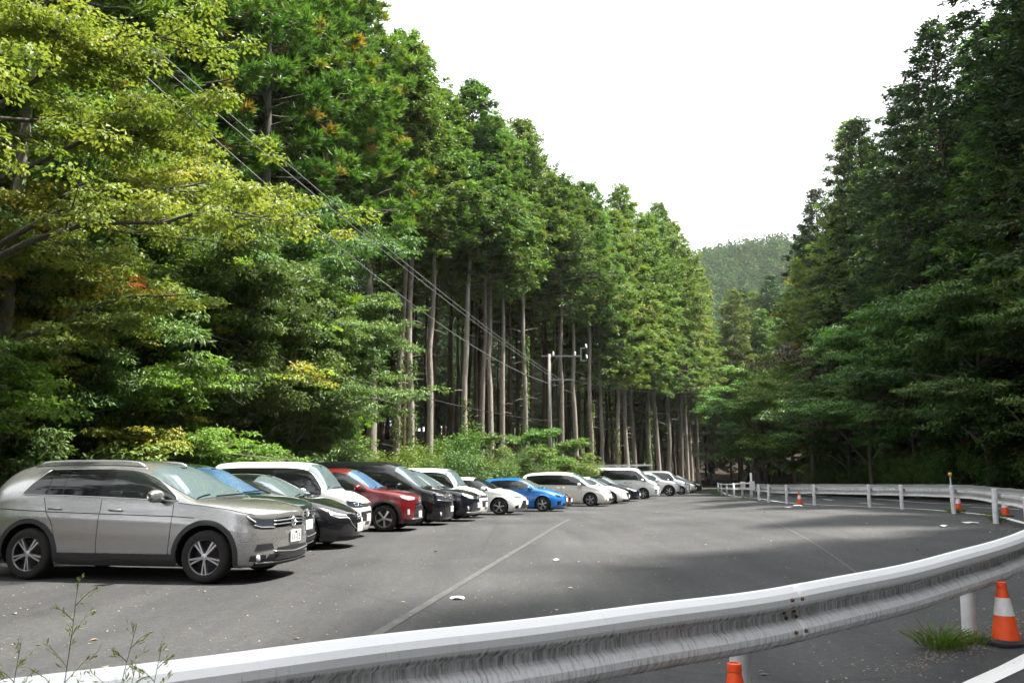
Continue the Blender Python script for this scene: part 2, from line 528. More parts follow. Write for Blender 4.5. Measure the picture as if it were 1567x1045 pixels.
M['p_silver'] = paint('warm_grey_metallic_paint', (.37, .37, .365), .75, .25)
M['p_green'] = paint('dark_green_metallic_paint', (.020, .040, .036), .4, .3)
M['p_black'] = paint('black_paint', (.006, .006, .008), 0, .25)
M['p_navy'] = paint('blue_black_paint', (.007, .008, .014), .2, .25)
M['p_white'] = paint('white_paint', (.74, .74, .72), 0, .35)
M['p_cream'] = paint('pearl_white_paint', (.72, .70, .64), 0, .35)
M['p_red'] = paint('red_metallic_paint', (.135, .006, .010), .25, .3)
M['p_blue'] = paint('bright_blue_metallic_paint', (.012, .17, .56), .3, .3)
M['p_grey'] = paint('silver_metallic_paint', (.42, .43, .45), .6, .32)

# wheels: tyre and rim meshes shared by every car, unit radius, axis along y, outer face at -y
def tyre_mesh():
    b = MB()
    w = .30
    prof = [(.66, -w), (.70, -w - .02), (.80, -w - .035), (.92, -w - .01), (.975, -w * .8), (1.0, -w * .45), (1.0, w * .45), (.975, w * .8), (.92, w), (.72, w), (.66, w)]
    b.lathe(prof, 40, axis='y')
    return b.mesh('tyre', True, 50)

def spoke(b, ang, r0, r1, w0, w1, y0, y1, th=.10):
    ca, sa = math.cos(ang), math.sin(ang)
    def P(r, t, y): return (r * ca - t * sa, y, r * sa + t * ca)
    pts = [P(r0, -w0, y0), P(r0, w0, y0), P(r1, w1, y1), P(r1, -w1, y1),
           P(r0, -w0 * 1.3, y0 + th), P(r0, w0 * 1.3, y0 + th), P(r1, w1 * 1.3, y1 + th), P(r1, -w1 * 1.3, y1 + th)]
    b.add(pts, [(0, 1, 2, 3), (4, 7, 6, 5), (0, 3, 7, 4), (1, 5, 6, 2), (0, 4, 5, 1), (3, 2, 6, 7)])

def rim_mesh(style):
    bm_face, bm_dark = MB(), MB()
    y = -.26
    bm_face.lathe([(.675, -.30), (.69, -.285), (.67, -.25), (.645, -.22), (.63, -.24), (.655, -.295), (.675, -.30)], 40, axis='y')
    bm_dark.lathe([(.66, -.26), (.62, -.10), (.60, .1), (.02, .1)], 32, axis='y')
    if style == 'twin':
        for k in range(5):
            a0 = 2 * pi * k / 5 - pi / 2
            for s in (-1, 1):
                spoke(bm_face, a0 + s * .13, .12, .655, .028, .036, y - .02, y + .01)
    elif style == 'star':
        for k in range(5):
            spoke(bm_face, 2 * pi * k / 5 - pi / 2, .1, .655, .05, .085, y - .02, y + .01)
    elif style == 'multi':
        for k in range(10):
            spoke(bm_face, 2 * pi * k / 10, .1, .655, .03, .035, y - .02, y + .01)
    else:
        for k in range(6):
            spoke(bm_face, 2 * pi * k / 6, .1, .655, .075, .06, y - .01, y + .01)
    bm_face.lathe([(.135, y + .06), (.13, y - .02), (.10, y - .035), (.0, y - .035)], 16, axis='y')
    nf = len(bm_face.f)
    bm_face.add(bm_dark.v, bm_dark.f)
    me = bm_face.mesh('rim', True, 30)
    me.materials.append(M['alloy']); me.materials.append(M['alloy_dark'])
    me.polygons.foreach_set('material_index', [0] * nf + [1] * (len(me.polygons) - nf))
    me.update()
    return me

TYRE = tyre_mesh()
RIMS = {k: rim_mesh(k) for k in ('twin', 'star', 'multi', 'steel')}

JIT = ((0, 0), (.0013, .0007), (-.0017, .0011), (.0031, -.0013))

def build_car(spec, loc, theta, label, name='parked_car', cat='car'):
    """theta: heading in degrees turned from +x towards the camera"""
    L, W = spec['L'], spec['W']
    hx = L / 2
    af, ar = spec.get('af', .55), spec.get('ar', .40)
    zt = pchip(*zip(*spec['top']))
    zbelt = pchip(*zip(*spec['belt']))
    Hroof = max(p[1] for p in spec['top'])
    z0 = spec.get('z0', .20)
    tum, n_up = spec.get('tum', .20), spec.get('n', 3.2)
    r_t = spec.get('r', .33)
    xf = hx - spec['fo']; xr = xf - spec['wb']
    noset = pchip(*zip(*spec.get('nose', [(.1, .10), (.25, .03), (.45, 0), (.62, .01), (.80, .06), (.95, .16), (1.3, .30)])))
    taset = pchip(*zip(*spec.get('tail', [(.1, .08), (.3, .02), (.55, 0), (.9, .03), (1.2, .05), (1.9, .06)])))
    sidef = pchip([0, .06, .22, .45, .62, .74, .78, 1.0], spec.get('side', [.905, .955, .992, 1.0, .992, .990, .975, .945]))
    pf = spec.get('pf', 2.5)

    def half(x):
        t = max(0., (x - (hx - af)) / af); s = max(0., (-hx + ar - x) / ar)
        w = W / 2 * (1 - .055 * abs(x / hx) ** 2.6)
        w *= max(0., 1 - min(1, t) ** pf) ** (1 / pf) * max(0., 1 - min(1, s) ** 3) ** (1 / 3)
        return w
    def shear(x, z):
        t = max(0., (x - (hx - af * 1.6)) / (af * 1.6)); s = max(0., (-hx + ar * 1.5 - x) / (ar * 1.5))
        return x - float(noset(z)) * t ** 1.3 + float(taset(z)) * s ** 1.3
    def zb_at(x):
        return min(float(zbelt(x)), float(zt(x)) - .055)
    def lower(x, k):               # k 0..1 from sill to belt
        zb = zb_at(x); z = z0 + (zb - z0) * k
        return Vector((shear(x, z), -half(x) * float(sidef(k)), z))
    def upper(x, phi):             # phi 0 at the right belt .. pi/2 at the centre line .. pi on the left
        zb, ztp = zb_at(x), float(zt(x))
        c, s = math.cos(phi), max(0., math.sin(phi))
        yb = half(x) * float(sidef(1.0))
        z = zb + (ztp - zb) * s ** (2 / n_up)
        yy = yb * math.copysign(abs(c) ** (2 / n_up), c) * (1 - tum * max(0, z - zb) / max(.3, Hroof - zb))
        return Vector((shear(x, z), -yy, z))

    nf = 14
    xs = [-hx + ar * (1 - math.cos(pi / 2 * k / 8)) for k in range(8)]
    # dense, so that cowl and roof edges are smooth
    xs += list(np.linspace(-hx + ar, hx - af, 56, endpoint=False))
    xs += [hx - af + af * math.sin(pi / 2 * k / nf) for k in range(nf + 1)]
    K, U = 12, 13
    rings = []
    for x in xs:
        right = [Vector((shear(x, z0), 0, z0)), Vector((shear(x, z0), -half(x) * .6, z0))]
        right += [lower(x, k / K) for k in range(K)]
        right += [upper(x, pi / 2 * k / U) for k in range(U + 1)]
        left = [Vector((p.x, -p.y, p.z)) for p in right[1:-1]][::-1]
        rings.append(right + left)
    bm = bmesh.new()
    vr = [[bm.verts.new(p) for p in ring] for ring in rings]
    m = len(rings[0])
    for a, b in zip(vr[:-1], vr[1:]):
        for k in range(m):
            k2 = (k + 1) % m
            bm.faces.new((a[k], b[k], b[k2], a[k2]))
    bmesh.ops.remove_doubles(bm, verts=bm.verts, dist=.0008)
    bmesh.ops.dissolve_degenerate(bm, dist=.0005, edges=bm.edges)
    bmesh.ops.recalc_face_normals(bm, faces=bm.faces)
    bvh = BVHTree.FromBMesh(bm)
    me = bpy.data.meshes.new('body'); bm.to_mesh(me); bm.free()
    me.materials.append(spec['paint']); me.materials.append(M['well'])
    me.polygons.foreach_set('use_smooth', [True] * len(me.polygons))

    root = empty(name, loc, -R(theta))
    tag(root, label, cat, 'cars parked in the row')
    # wheel wells are cut into the closed body
    ra = r_t * spec.get('arch', 1.17)
    cut = MB()
    for xw in (xf, xr):
        for s in (-1, 1):
            ya, yb = s * (W / 2 - .34), s * (W / 2 + .2)
            y_lo, y_hi = min(ya, yb), max(ya, yb)
            cut.tube([(xw, y_lo, r_t + .01), (xw, y_hi, r_t + .01)], ra, 40)
    cme = cut.mesh('cutter'); cme.materials.append(M['well'])
    co = bpy.data.objects.new('cutter', cme); COL.objects.link(co)
    body = mobj('body', me, None, None)
    md = body.modifiers.new('arches', 'BOOLEAN'); md.object = co; md.operation = 'DIFFERENCE'
    md.solver = 'EXACT'; md.material_mode = 'TRANSFER'
    dg = bpy.context.evaluated_depsgraph_get()
    nm = bpy.data.meshes.new_from_object(body.evaluated_get(dg), depsgraph=dg)
    body.modifiers.clear(); body.data = nm; nm.name = 'body'
    bpy.data.objects.remove(co); bpy.data.meshes.remove(me); bpy.data.meshes.remove(cme)
    nm.set_sharp_from_angle(angle=R(32))
    body.parent = root

    # ---- draping
    def on_side(x, z, off=.004, s=-1):
        for jx, jz in JIT:
            hit = bvh.ray_cast(Vector((x + jx, -3, z + jz)), Vector((0, 1, 0)))
            if hit[0] is not None and hit[0].y < .02: break
        if hit[0] is None: return None
        p = hit[0] + hit[1] * off if hit[1].y < 0 else hit[0] - hit[1] * off
        return Vector((p.x, p.y * (-s), p.z)) if s > 0 else p
    ax = hx - 1.0
    def on_front(a, z, off=.004, s=-1):
        d = Vector((math.cos(R(a)), -math.sin(R(a)), 0))
        for jx, jz in JIT:
            hit = bvh.ray_cast(Vector((ax, jx, z + jz)) + d * 3, -d)
            if hit[0] is not None and (hit[0] - Vector((ax, 0, z))).dot(d) > 0: break
        if hit[0] is None: return None
        nrm = hit[1] if hit[1].dot(d) > 0 else -hit[1]
        p = hit[0] + nrm * off
        return Vector((p.x, -p.y, p.z)) if s > 0 else p
    def resample(pts, n):
        P = np.array(pts, float)
        d = np.concatenate([[0], np.cumsum(np.hypot(*np.diff(P, axis=0).T))])
        t = np.linspace(0, d[-1], n)
        return np.stack([np.interp(t, d, P[:, 0]), np.interp(t, d, P[:, 1])], 1)
    def patch(nme, a, b, proj, mat, n=14, k=5, off=.004, both=False, parent=None, mirror_parts=True):
        """a panel between two lines drawn on the body, following its curve"""
        A, B = resample(a, n), resample(b, n)
        out = []
        for s in ((-1, 1) if both else (-1,)):
            rows = []
            for i in range(n):
                for j in range(k):
                    q = A[i] * (1 - j / (k - 1)) + B[i] * (j / (k - 1))
                    rows.append(proj(q[0], q[1], off, s))
            if any(r is None for r in rows):
                good = [r for r in rows if r is not None]
                if len(good) < 6: continue
            vs = [r if r is not None else None for r in rows]
            mb = MB()
            idx, v = {}, []
            for i, r in enumerate(vs):
                if r is not None:
                    idx[i] = len(v); v.append(r)
            f = []
            for i in range(n - 1):
                for j in range(k - 1):
                    q = (i * k + j, i * k + j + 1, (i + 1) * k + j + 1, (i + 1) * k + j)
                    if all(t in idx for t in q): f.append(tuple(idx[t] for t in q))
            mb.add(v, f)
            out.append(mb.build(nme, mat, parent or root, True))
        return out
    def seam(nme, pts, proj, w=.007, mat=None, off=.002, both=True, n=24, parent=None):
        """a thin line drawn on the body"""
        P = resample(pts, n)
        t = np.gradient(P, axis=0); t /= np.linalg.norm(t, axis=1)[:, None] + 1e-9
        sc = np.array([1.0, 1.0])
        if proj is on_front: t = np.gradient(P * [R(1), 1], axis=0); t /= np.linalg.norm(t, axis=1)[:, None] + 1e-9; sc = np.array([1 / R(1), 1.0])
        nn = np.stack([-t[:, 1], t[:, 0]], 1) * sc
        return patch(nme, P + nn * w / 2, P - nn * w / 2, proj, mat or M['gap'], n, 2, off, both, parent or body)
    def wire(nme, pts, proj, rad, mat, off=.004, both=True, n=30, parent=None):
        P = resample(pts, n)
        for s in ((-1, 1) if both else (-1,)):
            q = [proj(a, b, off, s) for a, b in P]
            q = [p for p in q if p is not None]
            if len(q) > 2: MB().tube(q, rad, 6).build(nme, mat, parent or root, True)

    # ---- glass
    xc, xt = spec['cowl'], spec['wtop']
    fr = spec.get('wfrac', .90)
    def screen(nme, x_lo, x_hi, mat, frac, off=.006):
        rows, nu, nv = [], 9, 17
        for i in range(nu):
            x = x_lo + (x_hi - x_lo) * i / (nu - 1)
            ph = math.acos(min(1, frac ** (n_up / 2)))
            for j in range(nv):
                p = ph + (pi - 2 * ph) * j / (nv - 1)
                q = upper(x, p); e = 1e-3
                nrm = (upper(x + e, p) - q).cross(upper(x, p + e) - q)
                if nrm.z < 0: nrm = -nrm
                rows.append(q + nrm.normalized() * off)
        f = [(i * nv + j, i * nv + j + 1, (i + 1) * nv + j + 1, (i + 1) * nv + j) for i in range(nu - 1) for j in range(nv - 1)]
        return MB().add(rows, f).build(nme, mat, root, True)
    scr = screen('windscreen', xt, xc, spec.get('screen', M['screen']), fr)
    # wiper resting along the foot of the windscreen
    for (p0, p1) in ((.62, 1.35), (1.45, 2.2)):
        MB().tube([upper(xc - .015 - .05 * k / 6, p0 + (p1 - p0) * k / 6) + Vector((.004, 0, .016)) for k in range(7)], .009, 5).build('wiper', M['gap'], scr)
    if spec.get('mirror_inside', True):
        q = upper(xt + .10, pi / 2)
        MB().box((q.x - .03, q.y, q.z + .012), (.10, .12, .016), bev=.005).build('sensor_box', M['gloss_black'], scr)
    if 'rear_glass' in spec:
        screen('rear_window', spec['rear_glass'][0], spec['rear_glass'][1], M['glass_dark'], .86)
    # side glass: whatever lies between belt and roof edge
    gap = spec.get('gap', .115)
    x0g, x1g = spec['dlo']
    def top_line(x): return float(zt(x)) - gap
    def bot_line(x): return zb_at(x) + .025
    def dlo(xa, xb, sl_a=0., sl_b=0., n=18):
        top, bot = [], []
        for i in range(n):
            u = i / (n - 1)
            x = xa + (xb - xa) * u
            sh = sl_a * (1 - u) + sl_b * u
            b = bot_line(x); t = max(top_line(x + sh), b + .004)
            top.append((x + sh, t)); bot.append((x, b))
        return top, bot
    sla, slb = spec.get('dlo_slant', (.22, -.10))
    t, b = dlo(x0g, x1g, sla, slb, 30)
    frame = patch('window_frame', t, b, on_side, M['gloss_black'], 44, 11, .006, True)
    cuts = spec['panes']           # list of (x_start, x_end, material key)
    for (xa, xb, mk) in cuts:
        ua, ub = (xa - x0g) / (x1g - x0g), (xb - x0g) / (x1g - x0g)
        sa, sb = sla * (1 - ua) + slb * ua if xa <= x0g + .08 else 0, sla * (1 - ub) + slb * ub if xb >= x1g - .08 else 0
        t2, b2 = dlo(xa, xb, sa, sb, 16)
        patch('side_window', [(p[0], p[1] - .012) for p in t2], [(p[0], p[1] + .012) for p in b2], on_side, M[mk], 22, 10, .010, True)
    if spec.get('belt_trim'):
        loop = t + b[::-1] + [t[0]]
        wire('window_trim', loop, on_side, .009, M[spec['belt_trim']], .006, True, 70)

    # ---- panel gaps, handles, sills, arches
    for door in spec.get('doors', []):
        seam('door_gap', door, on_side, .007)
    for (x, z) in spec.get('handles', []):
        for s in (-1, 1):
            p = on_side(x, z, .022, s)
            if p is not None:
                MB().box((p.x, p.y, p.z), (.19, .03, .032), bev=.012).build('door_handle', spec.get('handle_mat', spec['paint']), root, True)
    for (ln, w, mk, of) in spec.get('creases', []):
        seam('crease_shade_line', ln, on_side, w, M[mk], of)  # dark strip painted along the pressed crease in place of its shade
    if spec.get('cladding'):
        cw, cz = spec['cladding']
        for xw, nme in ((xf, 'arch_trim'), (xr, 'arch_trim')):
            ang = [R(a) for a in np.linspace(-14, 194, 27)]
            inn = [(xw + ra * 1.005 * math.cos(a), r_t + .01 + ra * 1.005 * math.sin(a)) for a in ang]
            out = [(xw + (ra + cw) * math.cos(a), r_t + .01 + (ra + cw) * math.sin(a)) for a in ang]
            inn = [(x, max(z, z0 + .03)) for x, z in inn]; out = [(x, max(z, z0 + .02)) for x, z in out]
            patch(nme, inn, out, on_side, M['plastic'], 36, 4, .012, True)
        patch('sill_trim', [(xr + ra + cw * .6, z0 + cz), (xf - ra - cw * .6, z0 + cz)], [(xr + ra + cw * .6, z0 + .012), (xf - ra - cw * .6, z0 + .012)], on_side, M['plastic'], 16, 5, .011, True)
    if spec.get('side_strip'):
        zz, mk = spec['side_strip']
        seam('side_strip', [(xr + ra + .12, zz), (xf - ra - .12, zz)], on_side, .016, M[mk], .016)

    # ---- front: list of (name, upper line, lower line, material, both sides)
    parts = {}
    for it in spec.get('front', []):
        nme, a, b, mk, both = it[:5]
        off = it[5] if len(it) > 5 else .006
        parts.setdefault(nme, []).extend(patch(nme, a, b, on_front, M[mk], 16, 5, off, both))
    for it in spec.get('bars', []):
        nme, pts, rad, mk, both = it[:5]
        off = it[5] if len(it) > 5 else .012
        wire(nme, pts, on_front, rad, M[mk], off, both, 20)
    for it in spec.get('mesh_bars', []):          # slanting bars of a mesh grille: (half azimuth, z low, z high, count)
        ha, zl, zh, cnt = it
        g = parts.get('grille', parts.get('lower_grille', [None]))[0]
        for k in range(cnt):
            a0 = -ha + 2 * ha * k / (cnt - 1)
            for dz in (-1, 1):
                q0, q1 = on_front(a0, zl, .012), on_front(max(-ha, min(ha, a0 + dz * ha * .22)), zh, .012)
                if q0 is not None and q1 is not None:
                    MB().tube([q0, q0.lerp(q1, .5), q1], .006, 4).build('grille_bar', M['plastic'], g or root)
    # number plate
    zp = spec.get('plate_z', .55)
    p = on_front(0, zp, .02)
    if p is not None and spec.get('plate', True):
        pl = MB().box((p.x, 0, zp), (.014, .33, .165), bev=.004).build('number_plate', M['plate'], root)
        MB().box((p.x - .02, 0, zp), (.03, .20, .10)).build('plate_bracket', M['plastic'], pl)
        if spec.get('plate_text'):
            for txt, sz, yy, zz in ((spec['plate_text'], .085, 0, zp - .055), (spec.get('plate_head', '300'), .034, .0, zp + .036)):
                cu = bpy.data.curves.new('plate_number', 'FONT'); cu.body = txt; cu.size = sz * 1.5; cu.offset = .002; cu.align_x = 'CENTER'; cu.extrude = .0008
                tmp = bpy.data.objects.new('plate_number', cu); COL.objects.link(tmp)
                bpy.context.view_layer.update()
                tme = bpy.data.meshes.new_from_object(tmp); bpy.data.objects.remove(tmp)
                tme.materials.clear()
                fo = mobj('plate_number', tme, M['plate_ink'])
                fo.rotation_euler = (R(90), 0, R(90)); fo.location = (p.x + .0085, yy, zz)
                fo.parent = pl
    if spec.get('emblem'):
        kind, ez, er = spec['emblem']
        q = on_front(0, ez, .018)
        if q is not None:
            e = MB()
            ring = lambda rx, rz, n=20: [(q.x, rx * math.cos(2 * pi * k / n), ez + rz * math.sin(2 * pi * k / n)) for k in range(n + 1)]
            if kind == 'round':
                e.tube(ring(er, er), er * .11, 6)
                for s in (-1, 1):
                    e.tube([(q.x, s * er * .33, ez + er * .88), (q.x, 0, ez + er * .12)], er * .09, 5)
                    e.tube([(q.x, s * er * .76, ez + er * .55), (q.x, s * er * .36, ez - er * .80), (q.x, 0, ez - er * .05)], er * .09, 5)
            elif kind == 'oval_wing':
                e.tube(ring(er * 1.2, er), er * .12, 6)
                for s in (-1, 1):
                    e.tube([(q.x, s * er * 1.1, ez + er * .25), (q.x, s * er * .5, ez + er * .25), (q.x, 0, ez - er * .35)], er * .16, 5)
            elif kind == 'oval':
                e.tube(ring(er * 1.35, er), er * .13, 6)
                e.tube(ring(er * .5, er * .85), er * .10, 6)
            else:
                e.tube(ring(er, er), er * .15, 6)
                e.tube(ring(er * .45, er * .45), er * .3, 6)
            e.build('emblem', M['chrome'], root, True)
    # fog lamps
    for (a, z, rr) in spec.get('fogs', []):
        for s in (-1, 1):
            q = on_front(a, z, .006, s)
            if q is not None:
                MB().lathe([(0, .012), (rr * .7, .010), (rr, 0), (rr * 1.15, -.02)], 14, (q.x, q.y, q.z), 'x').build('fog_lamp', M['lens'], root, True)
    # door mirrors
    mx_, mz = spec['mirror']
    ms = spec.get('mirror_size', 1.0)
    for s in (-1, 1):
        p = on_side(mx_, mz, 0, s)
        if p is None: continue
        b2 = MB()
        rings_m = []
        nseg = 14
        for i in range(8):
            u = i / 7
            yy = p.y + s * (.05 + .20 * u) * ms
            sc = (math.sin(pi * (.12 + .80 * u))) ** .55
            cx, cz = p.x - .02 - .05 * u, mz + .055 * ms
            for k in range(nseg):
                a = 2 * pi * k / nseg
                ca, sa = math.cos(a), math.sin(a)
                b2.v.append((cx + .075 * ms * sc * math.copysign(abs(ca) ** .8, ca) * (1.15 if ca > 0 else .75), yy, cz + .085 * ms * sc * math.copysign(abs(sa) ** .7, sa)))
            if i:
                for k in range(nseg):
                    k2 = (k + 1) % nseg
                    b2.f.append(((i - 1) * nseg + k, (i - 1) * nseg + k2, i * nseg + k2, i * nseg + k))
        b2.f.append(tuple(range(nseg))); b2.f.append(tuple(7 * nseg + k for k in range(nseg))[::-1])
        mo = b2.build('door_mirror', spec.get('mirror_mat', spec['paint']), root, True)
        MB().tube([(p.x, p.y - s * .02, mz - .02), (p.x - .03, p.y + s * .10 * ms, mz + .01)], [.035, .025], 8).build('mirror_stalk', M['gloss_black'], mo, True)
    # roof rails
    if spec.get('rails'):
        xa, xb, mk = spec['rails']
        for s in (-1, 1):
            pts = []
            for k in range(15):
                u = k / 14
                x = xa + (xb - xa) * u
                q = upper(x, .92 if s < 0 else pi - .92)
                lift = .062 * min(1, math.sin(pi * u) * 4) - .006
                pts.append((q.x, q.y, q.z + lift))
            MB().tube(pts, .017, 8).build('roof_rail', M[mk], root, True)
    if spec.get('antenna'):
        q = upper(spec['antenna'], pi / 2)
        MB().add([(q.x - .09, 0, q.z - .005), (q.x + .09, .03, q.z - .005), (q.x + .09, -.03, q.z - .005), (q.x - .07, 0, q.z + .06)],
                 [(0, 1, 3), (1, 2, 3), (2, 0, 3), (0, 2, 1)]).build('antenna_fin', spec['paint'], root)
    # wheels
    ty = W / 2 - .02 - r_t * .33
    for xw in (xf, xr):
        for s in (-1, 1):
            wh = empty('wheel', (xw, s * ty, r_t), 0 if s < 0 else pi, root)
            a = mobj('tyre', TYRE, M['tyre'], wh); a.scale = (r_t,) * 3
            c = mobj('rim', RIMS[spec.get('rim', 'star')], None, wh); c.scale = (r_t,) * 3
            c.rotation_euler = (0, random.Random(int(loc[0] * 100 + xw * 10 + s)).uniform(0, 1.2), 0) if not spec.get('rim_fixed') else (0, 0, 0)
    # underside, so that no light leaks below
    MB().box((0, 0, z0 + .01), (L * .8, W * .72, .06)).build('underbody', M['well'], root)
    root['_bvh'] = 0
    del root['_bvh']
    return dict(root=root, upper=upper, on_side=on_side, on_front=on_front, body=body, W=W, L=L)
# ------------------------------------------------------------------ the row of parked cars
def mk(base, **kw):
    d = dict(base); d.update(kw); return d

SUV = dict(L=4.49, W=1.84, fo=.87, wb=2.68, r=.35, z0=.21, rim='twin', rim_fixed=True, paint=M['p_silver'], af=.50, ar=.42, pf=2.7,
    top=[(-2.245, .98), (-2.20, 1.06), (-2.08, 1.22), (-1.94, 1.46), (-1.78, 1.565), (-1.5, 1.61), (-.9, 1.64), (-.3, 1.64), (.1, 1.62), (.32, 1.575), (.50, 1.51), (.80, 1.325), (1.10, 1.145), (1.22, 1.10), (1.40, 1.095), (1.75, 1.065), (2.0, 1.025), (2.15, .985), (2.245, .925)],
    belt=[(-2.245, 1.02), (-1.5, 1.13), (-1.0, 1.125), (.2, 1.085), (1.0, 1.045), (2.245, .82)],
    cowl=1.16, wtop=.36, wfrac=.90, n=3.4, tum=.19, gap=.13, dlo=(-1.50, .93), dlo_slant=(.30, -.06),
    panes=[(-1.47, -1.10, 'glass_dark'), (-1.06, -.86, 'glass_dark'), (-.83, -.27, 'glass_dark'), (-.12, .90, 'glass_side')],
    belt_trim='satin', nose=[(.1, .20), (.21, .12), (.30, .015), (.40, 0), (.56, .0), (.66, .02), (.74, .035), (.86, .045), (.94, .07), (1.0, .14), (1.3, .3)],
    doors=[[(.87, 1.06), (.875, .85), (.86, .55), (.84, .27)], [(-.215, 1.10), (-.225, .8), (-.23, .5), (-.22, .27)],
           [(-1.12, 1.12), (-1.07, .95), (-.95, .78), (-.885, .6), (-.875, .42)], [(-.9, .27), (.84, .27)],
           [(.93, 1.055), (1.3, 1.02), (1.7, .965), (2.0, .90)]],
    handles=[(.02, .955), (-.92, .965)], handle_mat=M['p_silver'],
    creases=[([(-1.9, .965), (-1.0, .925), (.2, .895), (.95, .875), (1.2, .86)], .010, 'gap', .0012)],
    cladding=(.065, .17), rails=(-1.55, .22, 'satin'), antenna=-1.45,
    mirror=(.72, 1.09), mirror_size=1.05, plate_z=.585, plate_text='11-15', plate_head='330',
    emblem=('round', .785, .068),
    front=[('grille', [(-30, .835), (-15, .850), (0, .853), (15, .850), (30, .835)], [(-29, .722), (-15, .727), (0, .728), (15, .727), (29, .722)], 'gloss_black', False),
           ('headlight', [(29, .838), (38, .842), (46, .862), (51, .885)], [(28, .722), (38, .725), (45, .765), (51, .872)], 'lens_dark', True, .008),
           ('lower_grille', [(-25, .455), (0, .462), (25, .455)], [(-28, .385), (0, .385), (28, .385)], 'mesh', False, .006),
           ('lower_intake', [(-33, .375), (0, .378), (33, .375)], [(-36, .285), (0, .285), (36, .285)], 'mesh', False, .007),
           ('side_intake', [(31, .520), (43, .515)], [(29, .445), (45, .425)], 'mesh', True, .007),
           ('fog_surround', [(36, .375), (47, .37)], [(36, .29), (48, .30)], 'mesh', True, .009),
           ('bumper_lip', [(-44, .275), (0, .272), (44, .275)], [(-44, .215), (0, .215), (44, .215)], 'plastic', False, .010)],
    bars=[('grille_bar', [(-29, .808), (0, .818), (29, .808)], .011, 'chrome', False), ('grille_bar', [(-29, .762), (0, .768), (29, .762)], .011, 'chrome', False),
          ('bumper_trim', [(-43, .275), (-20, .270), (0, .268), (20, .270), (43, .275)], .010, 'satin', False, .012),
          ('headlight_strip', [(28, .727), (40, .733), (45, .765)], .007, 'led', True), ('intake_trim', [(29, .412), (0, .380), (-29, .412)], .008, 'satin', False, .012),
          ('light_strip', [(44, .80), (48, .85), (50, .88)], .012, 'led', True)],
    mesh_bars=[(27, .295, .372, 22)], fogs=[(41, .335, .045)])

HATCH = dict(L=4.30, W=1.79, fo=.90, wb=2.68, r=.32, z0=.15, rim='star', paint=M['p_black'], af=.75, ar=.45, pf=2.2,
    top=[(-2.15, .92), (-2.10, 1.02), (-1.85, 1.22), (-1.55, 1.36), (-1.0, 1.43), (-.3, 1.46), (.05, 1.44), (.28, 1.385), (.6, 1.235), (1.0, 1.04), (1.15, 1.00), (1.45, .965), (1.8, .88), (2.02, .79), (2.15, .70)],
    belt=[(-2.15, .95), (-1.3, .99), (.2, .93), (1.0, .90), (2.15, .62)],
    cowl=1.06, wtop=.14, n=2.9, tum=.24, gap=.115, dlo=(-1.45, .85), dlo_slant=(.34, -.1),
    panes=[(-1.42, -1.02, 'glass_dark'), (-.98, -.28, 'glass_dark'), (-.16, .82, 'glass_side')],
    doors=[[(.86, .9), (.86, .6), (.82, .23)], [(-.22, .93), (-.24, .6), (-.22, .23)], [(-1.1, .97), (-.98, .7), (-.87, .45)]],
    handles=[(.0, .82), (-.93, .84)], mirror=(.70, .96), plate_z=.40,
    nose=[(.1, .16), (.18, .06), (.30, 0), (.50, .0), (.65, .06), (.75, .16), (.9, .3)],
    emblem=('oval_wing', .60, .075),
    front=[('grille', [(-24, .665), (0, .68), (24, .665)], [(-17, .43), (0, .36), (17, .43)], 'gloss_black', False),
           ('headlight', [(26, .655), (38, .69), (50, .735)], [(25, .595), (38, .595), (49, .655)], 'lens', True, .008),
           ('lower_lip', [(-40, .235), (0, .225), (40, .235)], [(-40, .16), (0, .16), (40, .16)], 'plastic', False)],
    bars=[('grille_trim', [(-25, .60), (-19, .46), (-10, .375), (0, .35), (10, .375), (19, .46), (25, .60)], .013, 'chrome', False),
          ('light_strip', [(27, .625), (45, .66)], .012, 'led', True)])

BOXY = dict(L=3.71, W=1.64, fo=.62, wb=2.48, r=.30, z0=.17, rim='multi', paint=M['p_white'], af=.40, ar=.30, pf=3.0,
    top=[(-1.855, 1.45), (-1.83, 1.60), (-1.6, 1.71), (-.9, 1.745), (0, 1.745), (.45, 1.715), (.66, 1.64), (.86, 1.42), (1.05, 1.14), (1.15, 1.08), (1.35, 1.05), (1.6, .97), (1.75, .90), (1.855, .82)],
    belt=[(-1.855, 1.00), (.2, .99), (.8, .97), (1.855, .76)],
    cowl=1.09, wtop=.58, n=4.4, tum=.12, gap=.15, dlo=(-1.65, .95), dlo_slant=(.10, .0),
    panes=[(-1.6, -1.15, 'glass_dark'), (-1.1, -.33, 'glass_dark'), (-.22, .55, 'glass_side'), (.62, .92, 'glass_side')],
    doors=[[(.72, .96), (.72, .6), (.70, .25)], [(-.28, .98), (-.28, .25)], [(-1.15, .98), (-1.15, .5)]],
    handles=[(-.12, .86), (-.45, .86)], mirror=(.60, 1.0), plate_z=.46, emblem=('oval', .745, .05),
    front=[('grille', [(-26, .60), (0, .61), (26, .60)], [(-24, .40), (0, .39), (24, .40)], 'mesh', False),
           ('headlight', [(20, .80), (36, .84), (47, .86)], [(20, .70), (36, .70), (46, .745)], 'lens_dark', True, .008),
           ('bonnet_grille', [(-20, .785), (0, .79), (20, .785)], [(-20, .71), (0, .705), (20, .71)], 'gloss_black', False)],
    bars=[('grille_trim', [(-26, .74), (0, .735), (26, .74)], .012, 'chrome', False), ('light_ring', [(30, .80), (38, .80), (38, .74), (30, .74), (30, .80)], .008, 'led', True)],
    mesh_bars=[(25, .40, .60, 16)], fogs=[(38, .36, .05)])

